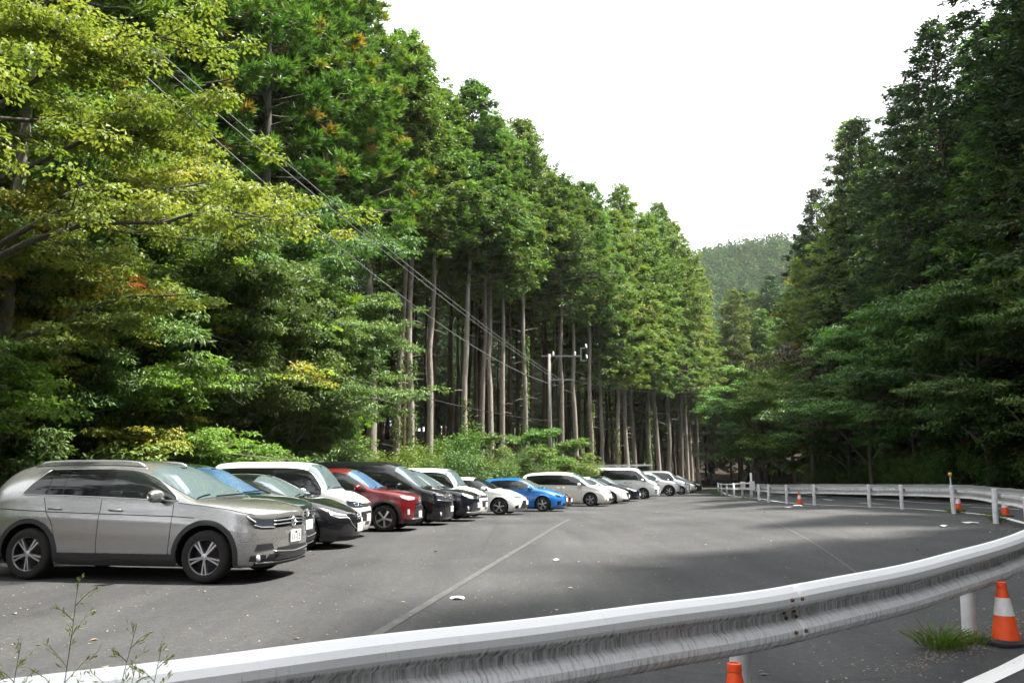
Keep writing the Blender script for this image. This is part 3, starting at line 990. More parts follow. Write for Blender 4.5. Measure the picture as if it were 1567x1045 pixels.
CSUV = dict(L=4.0, W=1.70, fo=.74, wb=2.525, r=.335, z0=.20, rim='star', paint=M['p_red'], af=.46, ar=.36, pf=2.9,
    top=[(-2.0, 1.05), (-1.96, 1.2), (-1.75, 1.46), (-1.5, 1.55), (-.7, 1.61), (-.1, 1.615), (.15, 1.575), (.35, 1.48), (.65, 1.28), (.92, 1.11), (1.05, 1.07), (1.5, 1.03), (1.78, .97), (1.93, .90), (2.0, .82)],
    belt=[(-2.0, 1.05), (-1.2, 1.08), (.2, 1.03), (.9, 1.0), (2.0, .78)],
    cowl=.97, wtop=.20, n=3.4, tum=.19, gap=.12, dlo=(-1.5, .78), dlo_slant=(.22, -.05),
    panes=[(-1.46, -1.1, 'glass_dark'), (-1.05, -.30, 'glass_dark'), (-.18, .76, 'glass_side')],
    doors=[[(.72, 1.0), (.72, .6), (.68, .3)], [(-.24, 1.04), (-.24, .3)], [(-1.1, 1.06), (-.98, .8), (-.9, .5)]],
    handles=[(-.05, .90), (-.92, .91)], handle_mat=M['p_red'], cladding=(.06, .15), mirror=(.62, 1.05), plate_z=.42, emblem=('oval', .80, .042),
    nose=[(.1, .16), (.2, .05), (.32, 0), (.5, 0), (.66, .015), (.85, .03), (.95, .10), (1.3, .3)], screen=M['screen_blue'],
    front=[('grille', [(-19, .66), (0, .665), (19, .66)], [(-28, .36), (0, .35), (28, .36)], 'mesh', False),
           ('headlight', [(22, .86), (38, .89), (49, .905)], [(23, .80), (38, .79), (47, .84)], 'lens', True, .008),
           ('light_strip', [(36, .565), (40, .565)], [(36, .43), (40, .43)], 'lens', True, .01),
           ('bumper_lip', [(-44, .31), (0, .31), (44, .31)], [(-44, .21), (0, .21), (44, .21)], 'plastic', False, .012)],
    bars=[('grille_trim', [(-20, .70), (0, .705), (20, .70)], .01, 'gloss_black', False), ('bumper_trim', [(-30, .315), (0, .31), (30, .315)], .012, 'satin', False)],
    mesh_bars=[(22, .38, .64, 14)])

MINIVAN = dict(L=4.75, W=1.75, fo=.90, wb=2.85, r=.325, z0=.16, rim='multi', paint=M['p_black'], af=.45, ar=.30, pf=3.0,
    top=[(-2.375, 1.4), (-2.35, 1.6), (-2.1, 1.80), (-1.2, 1.855), (-.2, 1.86), (.45, 1.83), (.75, 1.74), (1.0, 1.58), (1.35, 1.30), (1.62, 1.11), (1.75, 1.07), (2.05, 1.02), (2.25, .95), (2.375, .86)],
    belt=[(-2.375, 1.10), (.2, 1.08), (1.3, 1.02), (2.375, .80)],
    cowl=1.66, wtop=.82, n=4.0, tum=.14, gap=.15, dlo=(-2.1, 1.42), dlo_slant=(.10, -.05),
    panes=[(-2.05, -1.3, 'glass_dark'), (-1.24, -.15, 'glass_dark'), (-.05, .85, 'glass_side'), (.93, 1.38, 'glass_side')],
    doors=[[(.95, 1.05), (.93, .6), (.90, .25)], [(-.10, 1.07), (-.10, .25)], [(-1.27, 1.08), (-1.2, .8), (-1.08, .5)]],
    handles=[(.05, .93), (-.25, .93)], handle_mat=M['chrome'], mirror=(1.08, 1.08), plate_z=.46, emblem=('oval', .80, .055),
    front=[('grille', [(-30, .885), (0, .895), (30, .885)], [(-30, .715), (0, .71), (30, .715)], 'mesh', False),
           ('headlight', [(30, .90), (40, .91), (49, .93)], [(30, .74), (40, .75), (47, .80)], 'lens_dark', True, .008),
           ('lower_grille', [(-34, .66), (0, .66), (34, .66)], [(-30, .24), (0, .23), (30, .24)], 'gloss_black', False)],
    bars=[('grille_trim', [(-46, .73), (-30, .70), (0, .69), (30, .70), (46, .73)], .016, 'chrome', False), ('grille_bar', [(-29, .80), (0, .805), (29, .80)], .014, 'chrome', False),
          ('grille_trim', [(-47, .90), (-30, .90), (0, .905), (30, .90), (47, .90)], .010, 'chrome', False), ('light_strip', [(31, .84), (46, .87)], .016, 'led', True)],
    mesh_bars=[(28, .73, .88, 14)], fogs=[(39, .33, .06)])

XSUV = mk(SUV, L=4.70, W=1.83, fo=.93, wb=2.66, paint=M['p_navy'], rails=None, cladding=None, side_strip=None, plate_text=None, rim='multi', rim_fixed=False,
    top=[(-2.35, .98), (-2.3, 1.1), (-2.05, 1.36), (-1.8, 1.50), (-1.4, 1.60), (-.7, 1.66), (-.1, 1.66), (.2, 1.60), (.45, 1.48), (.85, 1.25), (1.12, 1.09), (1.28, 1.055), (1.75, 1.0), (2.05, .93), (2.22, .86), (2.35, .76)],
    belt=[(-2.35, 1.05), (-1.2, 1.09), (.2, 1.04), (1.0, 1.0), (2.35, .72)], cowl=1.16, wtop=.24, dlo=(-1.5, .92), handle_mat=M['p_navy'], creases=[],
    doors=[], handles=[(-.05, .92)], emblem=('oval', .74, .05), plate_z=.50, fogs=[(40, .42, .06)], mesh_bars=[],
    front=[('grille', [(-26, .82), (0, .83), (26, .82)], [(-18, .66), (0, .64), (18, .66)], 'gloss_black', False),
           ('headlight', [(26, .80), (38, .85), (50, .90)], [(22, .70), (38, .73), (48, .82)], 'lens', True, .008),
           ('lower_grille', [(-26, .60), (0, .60), (26, .60)], [(-34, .36), (0, .35), (34, .36)], 'mesh', False)],
    bars=[('grille_trim', [(-26, .72), (0, .70), (26, .72)], .012, 'chrome', False), ('bumper_trim', [(-44, .30), (0, .29), (44, .30)], .018, 'satin', False)])

SPORTHATCH = mk(HATCH, L=4.37, wb=2.64, paint=M['p_white'], rim='star', plate_z=.47, emblem=('oval', .655, .045), screen=M['glass_side'],
    front=[('grille', [(-22, .56), (0, .565), (22, .56)], [(-32, .27), (0, .25), (32, .27)], 'mesh', False),
           ('headlight', [(19, .675), (36, .715), (52, .775)], [(20, .640), (36, .645), (50, .715)], 'lens_dark', True, .008),
           ('side_intake', [(36, .40), (45, .36)], [(36, .26), (46, .27)], 'gloss_black', True)],
    bars=[('light_strip', [(21, .648), (38, .66), (49, .72)], .010, 'led', True), ('bonnet_gap', [(-34, .70), (0, .69), (34, .70)], .005, 'gap', False)])
BLUEHATCH = mk(HATCH, paint=M['p_blue'], rim='twin', plate_z=.50, emblem=('ring', .70, .035), L=4.32,
    front=[('grille', [(-11, .665), (-2, .67), (-2, .67)], [(-11, .54), (-2, .53), (-2, .53)], 'gloss_black', True),
           ('headlight', [(19, .66), (34, .70), (47, .745)], [(19, .60), (34, .595), (46, .655)], 'lens_dark', True, .008),
           ('lower_grille', [(-24, .38), (0, .385), (24, .38)], [(-28, .24), (0, .23), (28, .24)], 'mesh', False),
           ('side_intake', [(32, .47), (44, .44)], [(33, .30), (45, .28)], 'gloss_black', True)],
    bars=[('light_ring', [(24, .66), (31, .67), (30, .615), (24, .615), (24, .66)], .008, 'led', True)])
MPV = mk(MINIVAN, L=4.80, W=1.81, paint=M['p_cream'], fo=.93, wb=2.95, rim='twin', n=3.4, r=.335,
    top=[(-2.4, 1.15), (-2.36, 1.35), (-2.15, 1.60), (-1.7, 1.70), (-.8, 1.745), (.0, 1.74), (.4, 1.69), (.75, 1.55), (1.2, 1.27), (1.5, 1.10), (1.65, 1.06), (2.0, .97), (2.25, .86), (2.4, .72)],
    belt=[(-2.4, 1.06), (.2, 1.05), (1.3, .99), (2.4, .68)], cowl=1.55, wtop=.48, dlo=(-2.05, 1.28), panes=[(-2.0, -1.2, 'glass_dark'), (-1.14, -.1, 'glass_dark'), (.0, 1.24, 'glass_side')],
    doors=[[(1.05, 1.0), (1.03, .6), (1.0, .25)], [(-.05, 1.04), (-.05, .25)], [(-1.25, 1.05), (-1.15, .6)]], mirror=(.95, 1.05), handle_mat=M['p_cream'],
    emblem=('oval', .70, .05), plate_z=.47, nose=[(.1, .14), (.18, .05), (.3, 0), (.5, .0), (.65, .05), (.8, .16), (1.0, .3)],
    front=[('grille', [(-16, .70), (0, .705), (16, .70)], [(-14, .65), (0, .645), (14, .65)], 'gloss_black', False),
           ('headlight', [(20, .70), (36, .77), (50, .82)], [(20, .64), (36, .645), (48, .72)], 'lens', True, .008),
           ('lower_grille', [(-26, .42), (0, .42), (26, .42)], [(-28, .27), (0, .26), (28, .27)], 'mesh', False)],
    bars=[], mesh_bars=[], fogs=[(37, .36, .05)])
SEDAN = mk(HATCH, L=4.55, W=1.77, paint=M['p_white'], n=2.9,
    top=[(-2.275, .88), (-2.2, 1.0), (-1.95, 1.16), (-1.5, 1.33), (-1.0, 1.43), (-.4, 1.48), (0, 1.465), (.3, 1.39), (.7, 1.20), (1.12, 1.0), (1.28, .965), (1.7, .88), (2.05, .78), (2.275, .66)],
    cowl=1.18, wtop=.14, dlo=(-1.5, .95), emblem=('oval', .62, .045), plate_z=.42)
WAGON = mk(SEDAN, top=[(-2.275, .95), (-2.22, 1.1), (-2.05, 1.33), (-1.7, 1.43), (-.8, 1.50), (-.2, 1.50), (.05, 1.47), (.3, 1.40), (.7, 1.20), (1.12, 1.0), (1.28, .965), (1.7, .88), (2.05, .78), (2.275, .66)])
VAN = dict(L=4.70, W=1.70, fo=.95, wb=2.57, r=.33, z0=.19, rim='steel', paint=M['p_white'], af=.42, ar=.25, pf=3.2,
    top=[(-2.35, 1.7), (-2.33, 1.86), (-2.1, 1.95), (-1.0, 1.98), (.4, 1.975), (.85, 1.93), (1.10, 1.82), (1.45, 1.50), (1.75, 1.22), (1.88, 1.14), (2.05, 1.08), (2.25, .98), (2.35, .86)],
    belt=[(-2.35, 1.16), (.8, 1.15), (1.5, 1.06), (2.35, .80)],
    cowl=1.80, wtop=1.10, n=4.6, tum=.12, gap=.17, dlo=(-2.2, 1.60), dlo_slant=(.06, -.04),
    panes=[(-2.1, -.95, 'glass_dark'), (-.88, .25, 'glass_dark'), (.62, 1.52, 'glass_side')],
    doors=[[(1.52, 1.05), (1.50, .45)], [(.45, 1.15), (.45, .25)], [(-.9, 1.15), (-.9, .35)]],
    handles=[(.60, 1.0), (.30, 1.0)], handle_mat=M['plastic'], mirror=(1.42, 1.12), plate_z=.45, emblem=('oval', .86, .05), mirror_inside=False,
    front=[('grille', [(-26, .90), (0, .91), (26, .90)], [(-26, .80), (0, .80), (26, .80)], 'gloss_black', False),
           ('headlight', [(27, .92), (40, .94), (50, .97)], [(27, .74), (40, .74), (48, .80)], 'lens', True, .008),
           ('lower_grille', [(-20, .58), (0, .58), (20, .58)], [(-20, .48), (0, .48), (20, .48)], 'mesh', False),
           ('fog_surround', [(34, .60), (44, .60)], [(34, .40), (44, .40)], 'gloss_black', True)],
    bars=[('grille_bar', [(-26, .85), (0, .855), (26, .85)], .012, 'chrome', False)], fogs=[(39, .47, .05)])

# front-centre point on the ground (x, y), heading, specification, label
def front_place(spec, fx, fy, th, label, **kw):
    f = Vector((math.cos(R(th)), -math.sin(R(th))))
    cx, cy = fx - f.x * spec['L'] / 2, fy - f.y * spec['L'] / 2
    return build_car(spec, (cx, cy, float(H(fx - .8, fy)) + .022), th, label, **kw)

CARS = [
    (SUV, -3.10, 12.05, 10, 'warm grey SUV with silver roof rails and white number plate, nearest and largest car'),
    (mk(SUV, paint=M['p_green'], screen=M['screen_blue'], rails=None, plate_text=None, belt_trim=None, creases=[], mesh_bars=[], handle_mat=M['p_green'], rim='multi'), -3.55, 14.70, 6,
     'dark green SUV with blue windscreen just behind the warm grey SUV'),
    (HATCH, -3.10, 17.10, 6, 'black hatchback with silver headlight and white plate beside the boxy white car'),
    (BOXY, -3.38, 19.75, 5, 'boxy white compact car with flat white roof and black mesh grille'),
    (CSUV, -2.45, 22.30, 7, 'red compact SUV with black wheel arch cladding and blue windscreen'),
    (MINIVAN, -1.80, 24.95, 9, 'tall black minivan with chrome grille next to the red SUV'),
    (XSUV, -1.10, 27.40, 11, 'black SUV with round fog lamp between the black minivan and white cars'),
    (mk(BOXY, L=3.9, paint=M['p_white'], mesh_bars=[]), -.92, 30.0, 12, 'white compact car mostly hidden behind the black SUV'),
    (SPORTHATCH, .58, 33.2, 14, 'white sporty hatchback with dark trapezoid grille next to the blue car'),
    (BLUEHATCH, 2.42, 37.2, 15, 'bright blue hatchback, the only blue car in the row'),
    (mk(HATCH, paint=M['p_red'], L=3.6, fo=.75, wb=2.3, rim='multi', bars=[], top=[(x * .83, z * .80) for x, z in HATCH['top']], belt=[(x * .83, z * .82) for x, z in HATCH['belt']], cowl=.87, wtop=.12, dlo=(-1.2, .7), panes=[(-.1, .67, 'glass_side')], doors=[], handles=[], mirror=(.58, .79), n=2.6), 2.84, 40.3, 16, 'red car of which only the nose shows past the blue hatchback'),
    (MPV, 5.15, 43.6, 17, 'long pearl white people carrier with dark side glass right after the blue car'),
    (SEDAN, 6.50, 46.6, 17, 'white saloon parked against the pearl white people carrier'),
    (mk(WAGON, bars=[], paint=M['p_navy']), 7.55, 49.6, 17, 'dark estate car squeezed between white saloon and white van'),
    (VAN, 9.45, 53.6, 17, 'tall white van carrying a ladder on its roof'),
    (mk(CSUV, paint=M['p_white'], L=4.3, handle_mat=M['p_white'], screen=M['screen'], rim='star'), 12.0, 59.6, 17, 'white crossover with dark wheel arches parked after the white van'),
    (mk(BOXY, L=4.1, paint=M['p_grey'], mesh_bars=[]), 13.35, 62.8, 18, 'silver car with pale flat roof behind the white crossover'),
    (mk(SEDAN, paint=M['p_grey'], bars=[]), 14.5, 66.0, 18, 'silver saloon second from the far end of the row'),
    (mk(HATCH, paint=M['p_navy'], bars=[]), 15.7, 69.2, 18, 'dark car at the far end of the row under the trees'),
]
if 'cars' not in SKIP:
    built = []
    for i, c in enumerate(CARS):
        if 'cars_some' in SKIP and i not in (0, 2, 3, 4): continue
        built.append(front_place(*c, name='parked_van' if c[0] is VAN else 'parked_car', cat='van' if c[0] is VAN else 'car'))
    for c, bt in zip(CARS, built):
        if c[0] is VAN:
            # roof rack bars belong to the van; the ladder lies on them
            for x in (-1.6, -.4, .7):
                q = bt['upper'](x, pi / 2)
                MB().tube([(x, -.74, q.z - .04), (x, -.70, q.z + .07), (x, .70, q.z + .07), (x, .74, q.z - .04)], .018, 6).build('roof_bar', M['plastic'], bt['root'])
            ld = empty('ladder', (0, 0, 0))
            ld.matrix_world = Matrix.Translation(bt['root'].location) @ Matrix.Rotation(-R(c[3]), 4, 'Z')
            tag(ld, 'long aluminium ladder lying on the roof of the white van', 'ladder')
            for yy in (-.52, -.12):
                MB().box((-.3, yy, 2.115), (4.5, .03, .09), bev=.005).build('rail', M['satin'], ld)
            for k in range(13):
                MB().tube([(-2.4 + k * .35, -.52, 2.115), (-2.4 + k * .35, -.12, 2.115)], .015, 6).build('rung', M['satin'], ld)
# ------------------------------------------------------------------ guard rail, pipe fence, cones, poles, cables
def rail_paint():
    """white painted steel with grime streaks running down; uv: u metres along, v 0..1 up the section"""
    m, n, l, p = new_mat('grimy_white_rail')
    uv = n.new('ShaderNodeUVMap')
    sp = n.new('ShaderNodeSeparateXYZ'); l.new(uv.outputs['UV'], sp.inputs[0])
    mp = n.new('ShaderNodeMapping'); mp.inputs['Scale'].default_value = (48, 3.2, 1)
    l.new(uv.outputs['UV'], mp.inputs['Vector'])
    st = n.new('ShaderNodeTexNoise'); st.inputs['Scale'].default_value = 1.0; st.inputs['Detail'].default_value = 8; st.inputs['Roughness'].default_value = .75; st.inputs['Distortion'].default_value = .35
    l.new(mp.outputs[0], st.inputs['Vector'])
    mp2 = n.new('ShaderNodeMapping'); mp2.inputs['Scale'].default_value = (2.2, 5, 1)
    l.new(uv.outputs['UV'], mp2.inputs['Vector'])
    bl = n.new('ShaderNodeTexNoise'); bl.inputs['Scale'].default_value = 1.0; bl.inputs['Detail'].default_value = 6; bl.inputs['Roughness'].default_value = .7
    l.new(mp2.outputs[0], bl.inputs['Vector'])
    # how much dirt each height of the section holds: lower lip, lower crest, valley, clean top
    hr = ramp(n, [(.0, (.95,) * 3), (.08, (.85,) * 3), (.15, (.46,) * 3), (.24, (.44,) * 3), (.34, (.34,) * 3), (.42, (.44,) * 3), (.50, (.62,) * 3), (.58, (.82,) * 3), (.635, (.86,) * 3), (.67, (.22,) * 3), (.80, (.10,) * 3), (1, (.08,) * 3)])
    l.new(sp.outputs['Y'], hr.inputs['Fac'])
    sc_ = n.new('ShaderNodeMapRange'); sc_.inputs['From Min'].default_value = .42; sc_.inputs['From Max'].default_value = .74; l.new(st.outputs['Fac'], sc_.inputs['Value'])
    ad = n.new('ShaderNodeMath'); ad.operation = 'ADD'; l.new(sc_.outputs[0], ad.inputs[0])
    b2 = n.new('ShaderNodeMath'); b2.operation = 'MULTIPLY'; b2.inputs[1].default_value = .55; l.new(bl.outputs['Fac'], b2.inputs[0])
    l.new(b2.outputs[0], ad.inputs[1])
    a2 = n.new('ShaderNodeMath'); a2.operation = 'ADD'; l.new(ad.outputs[0], a2.inputs[0]); l.new(hr.outputs['Color'], a2.inputs[1])
    mr = n.new('ShaderNodeMapRange'); mr.inputs['From Min'].default_value = .88; mr.inputs['From Max'].default_value = 1.70
    l.new(a2.outputs[0], mr.inputs['Value'])
    # green-grey algae in the valley, brownish on the lower crest
    hc = ramp(n, [(.0, (.085, .066, .056)), (.14, (.13, .10, .095)), (.30, (.20, .165, .17)), (.45, (.17, .165, .14)), (.62, (.10, .10, .08)), (.72, (.34, .335, .30)), (1, (.45, .44, .41))])
    l.new(sp.outputs['Y'], hc.inputs['Fac'])
    mx = n.new('ShaderNodeMixRGB'); mx.inputs['Color1'].default_value = (.80, .81, .82, 1)
    l.new(mr.outputs[0], mx.inputs['Fac']); l.new(hc.outputs['Color'], mx.inputs['Color2'])
    l.new(mx.outputs['Color'], p.inputs['Base Color'])
    rr = n.new('ShaderNodeMapRange'); rr.inputs['To Min'].default_value = .5; rr.inputs['To Max'].default_value = .9
    l.new(mr.outputs[0], rr.inputs['Value']); l.new(rr.outputs[0], p.inputs['Roughness'])
    return m

M['rail'] = rail_paint()
M['post'] = simple('white_post_paint', (.68, .69, .70), .5, var=.22, vscale=6)
M['rust'] = simple('rusty_bolt', (.16, .075, .035), .8, var=.4, vscale=40)
M['cone_o'] = simple('cone_orange', (.80, .085, .015), .45, spec=.4, var=.12, vscale=12)
M['cone_w'] = simple('cone_reflective_band', (.72, .70, .70), .4, var=.15, vscale=20)
M['rubber'] = simple('cone_base_rubber', (.018, .018, .020), .8)
M['concrete'] = simple('pole_concrete', (.24, .225, .205), .85, bump=.2, bscale=30, var=.2, vscale=2)
M['galv'] = simple('galvanised_steel', (.28, .285, .29), .5, metal=.6, var=.2, vscale=8)
M['porcelain'] = simple('white_porcelain', (.80, .80, .78), .2)
M['cable'] = simple('black_cable', (.02, .02, .02), .6)
M['cable_l'] = simple('aluminium_conductor', (.11, .11, .115), .6, metal=.2)

RAIL_C = .60          # height of the beam's middle above ground
PROF = [(.000, -.172), (.022, -.168), (.062, -.140), (.082, -.112), (.082, -.078), (.060, -.045), (.016, -.022), (.016, .022), (.060, .045), (.082, .078), (.082, .112), (.062, .140), (.022, .168), (.000, .172)]

railpath = curve_pts([(float(RAIL(y)), y) for y in np.concatenate([np.arange(-2.2, 9, .45), np.arange(9, 41.5, 1.0)])], .12)
rl_s = np.concatenate([[0], np.cumsum(np.hypot(*np.diff(railpath, axis=0).T))])
rl_n = normals2(railpath)
def rail_at(s):
    return (np.array([np.interp(s, rl_s, railpath[:, 0]), np.interp(s, rl_s, railpath[:, 1])]),
            np.array([np.interp(s, rl_s, rl_n[:, 0]), np.interp(s, rl_s, rl_n[:, 1])]))
def s_of(x, y):
    return float(rl_s[np.argmin((railpath[:, 0] - x) ** 2 + (railpath[:, 1] - y) ** 2)])

if 'rail' not in SKIP:
    gr = empty('guard_rail', (1.2, 5.1, 0))
    tag(gr, 'white W-beam guard rail with grimy streaks curving between parking lot and road', 'guard rail')
    inv = Matrix.Translation((-1.2, -5.1, 0))
    def rp(pt): return (pt[0] - 1.2, pt[1] - 5.1, pt[2])
    s_joint = s_of(1.62, 5.36)               # joint seen with its eight bolts
    s_first = s_joint - 4.0 * math.floor(s_joint / 4.0)
    edges = [s_first + 4.0 * k for k in range(-1, int((rl_s[-1] - s_first) / 4.0) + 1)]
    edges = [max(0, e) for e in edges] + [rl_s[-1]]
    for a, b in zip(edges[:-1], edges[1:]):
        if b - a < .2: continue
        ss = np.linspace(a, min(b + .16, rl_s[-1]), 60)
        V, UV = [], []
        for i, s in enumerate(ss):
            P, N = rail_at(s)
            lap = .004 * sstep(b - .02, b + .005, s)
            z0 = float(H(P[0], P[1])) + RAIL_C + .006 * math.sin(s * .8) + .003 * math.sin(s * 3.7 + 1)
            for j, (o, zz) in enumerate(PROF):
                d = .09 + o - float(lap) + .0012 * math.sin(s * 2.1 + zz * 12)
                V.append(rp((P[0] + N[0] * d, P[1] + N[1] * d, z0 + zz)))
                UV.append((s, j / (len(PROF) - 1)))
        k = len(PROF)
        F = [(i * k + j, (i + 1) * k + j, (i + 1) * k + j + 1, i * k + j + 1) for i in range(len(ss) - 1) for j in range(k - 1)]
        me = np_mesh('beam', V, F)
        me.set_sharp_from_angle(angle=R(16))
        uvl = me.uv_layers.new(name='UVMap')
        li = np.array([i for f in F for i in f])
        uvl.data.foreach_set('uv', np.array(UV, dtype=np.float32)[li].ravel())
        bo = mobj('beam', me, M['rail'], gr)
        sm = bo.modifiers.new('thickness', 'SOLIDIFY'); sm.thickness = .004; sm.offset = -1
        # bolts of the joint at the panel's far end
        if b < rl_s[-1] - .1 and b < 32:
            P, N = rail_at(b)
            T = np.array([-N[1], N[0]])
            for dt in (-.10, .0):
                for (o, zz) in ((.086, .095), (.02, .014), (.086, -.095), (.02, -.020)):
                    q = P + N * (.09 + o) + T * (dt + (.02 if zz < 0 else 0))
                    z = float(H(P[0], P[1])) + RAIL_C + zz
                    MB().tube([rp((q[0], q[1], z)), rp((q[0] + N[0] * .012, q[1] + N[1] * .012, z))], [.013, .010], 8).build('bolt', M['rust'], bo, True)
    # posts: on the lot side
    post_s = []
    near = [(-3.6, 1.75), (1.45, 5.1), (3.75, 7.05), (5.9, 9.15), (7.3, 11.3), (8.8, 14.2)]
    far = [(1530, 17.9), (1477, 22.3), (1384, 25.7), (1328, 27.4), (1233, 30.6), (1186, 33.2), (1165, 35.9), (1152, 38.6)]
    pm = MB().lathe([(.0, .73), (.045, .73), (.057, .72), (.0575, .68), (.0575, 0), (.0575, -.3)], 20).mesh('post', True, 40)
    pts_posts = [s_of(x, y) for x, y in near] + [s_of(float(RAIL(y)), y) for _, y in far]
    for i, s in enumerate(pts_posts):
        P, N = rail_at(s)
        po = mobj('post', pm, M['post'], gr)
        z = float(H(P[0], P[1])) + .02
        q = P - N * .02
        po.location = rp((q[0], q[1], z - (.07 if i < len(near) else 0)))
        po.rotation_euler = (R(random.Random(i).uniform(-1.2, 1.2)), R(random.Random(i + 50).uniform(-1.2, 1.2)), 0)
        MB().box((N[0] * .075, N[1] * .075, RAIL_C - .02), (.10, .05, .09), math.atan2(N[1], N[0])).build('bracket', M['galv'], po)
        # round reflector on a stick
        if i == len(near) + 1:
            dl = MB().tube([(0, 0, .70), (0, 0, .96)], .016, 8).build('reflector_stem', M['post'], po)
            MB().lathe([(0, -.010), (.052, -.010), (.058, 0), (.052, .012), (0, .012)], 18, (0, -.015, 1.03), 'y').build('reflector_disc', simple('amber_reflector', (.75, .42, .10), .25), po, True)

    # the lighter pipe fence that carries on towards the trees
    pf = empty('pipe_fence', (12.6, 46, 0))
    tag(pf, 'low white pipe fence at the far end of the guard rail', 'fence')
    fp = lambda p: (p[0] - 12.6, p[1] - 46, p[2])
    fys = [41.6, 46.0, 51, 55.5, 60, 64.5]
    for i, y in enumerate(fys):
        x = float(RAIL(y)); z = float(H(x, y))
        MB().tube([fp((x, y, z - .1)), fp((x, y, z + .86))], .075 if i == 0 else .06, 12).build('post', M['post'], pf, True)
        if i in (0, 1):
            MB().box(fp((x + .02, y - .10, z + .68)), (.26, .05, .44), bev=.01).build('marker_board', M['cone_w'], pf)
    for hz in (.80, .50):
        MB().tube([fp((float(RAIL(y)), y, float(H(RAIL(y), y)) + hz)) for y in np.linspace(41.6, 64.5, 20)], .035, 8).build('pipe', M['post'], pf, True)

    dp = empty('delineator_post', (12.75, 44.6, float(H(12.75, 44.6))))
    tag(dp, 'slim pale marker post standing behind the fence end', 'post')
    MB().tube([(0, 0, 0), (0, 0, 1.35)], .055, 10).build('post', M['post'], dp, True)
    MB().tube([(0, 0, .30), (0, 0, .62)], .058, 10).build('band', M['gap'], dp, True)

    # traffic cones
    def cone_parts(root, hgt=.47):
        r0, r1, zt_, zb_ = .103, .030, hgt, .03
        rad = lambda z: r0 + (r1 - r0) * (z - zb_) / (zt_ - zb_)
        zb1, zb2 = .215, .35
        MB().lathe([(rad(zb_), zb_), (rad(zb1), zb1)], 24).build('cone_foot', M['cone_o'], root, True)
        MB().lathe([(rad(zb1) + .002, zb1), (rad(zb2) + .002, zb2)], 24).build('reflective_band', M['cone_w'], root, True)
        MB().lathe([(rad(zb2), zb2), (r1 + .004, zt_ - .045), (r1 + .008, zt_ - .04), (r1 + .006, zt_ - .004), (r1 - .006, zt_), (r1 - .010, zt_ - .05), (0, zt_ - .05)], 24).build('cone_tip', M['cone_o'], root, True, 40)
        pts = []
        for k in range(24):
            a = 2 * pi * k / 24
            pts.append((.165 * math.copysign(abs(math.cos(a)) ** .55, math.cos(a)), .165 * math.copysign(abs(math.sin(a)) ** .55, math.sin(a))))
        b = MB()
        for z, s in ((0, 1), (.022, 1), (.034, .86), (.036, .6)):
            b.v += [(x * s, y * s, z) for x, y in pts]
        for i in range(3):
            for k in range(24):
                k2 = (k + 1) % 24
                b.f.append((i * 24 + k, i * 24 + k2, (i + 1) * 24 + k2, (i + 1) * 24 + k))
        b.f.append(tuple(range(72, 96)))
        b.build('cone_base', M['rubber'], root, True, 40)
    for (x, y, rz, lab) in ((3.90, 6.80, .2, 'orange and white traffic cone beside the grass tuft and rail post'),
                            (1.15, 4.48, .7, 'traffic cone whose tip shows below the rail at the bottom edge'),
                            (10.75, 31.4, .4, 'small distant traffic cone alone between the white rail posts'),
                            (12.85, 24.2, 0, 'distant traffic cone next to the post with the round reflector'),
                            (12.25, 20.9, .3, 'distant traffic cone partly behind the last rail post before the bend')):
        c = empty('traffic_cone', (x, y, float(H(x, y)) + .022), rz)
        tag(c, lab, 'traffic cone', 'traffic cones along the road edge')
        cone_parts(c)

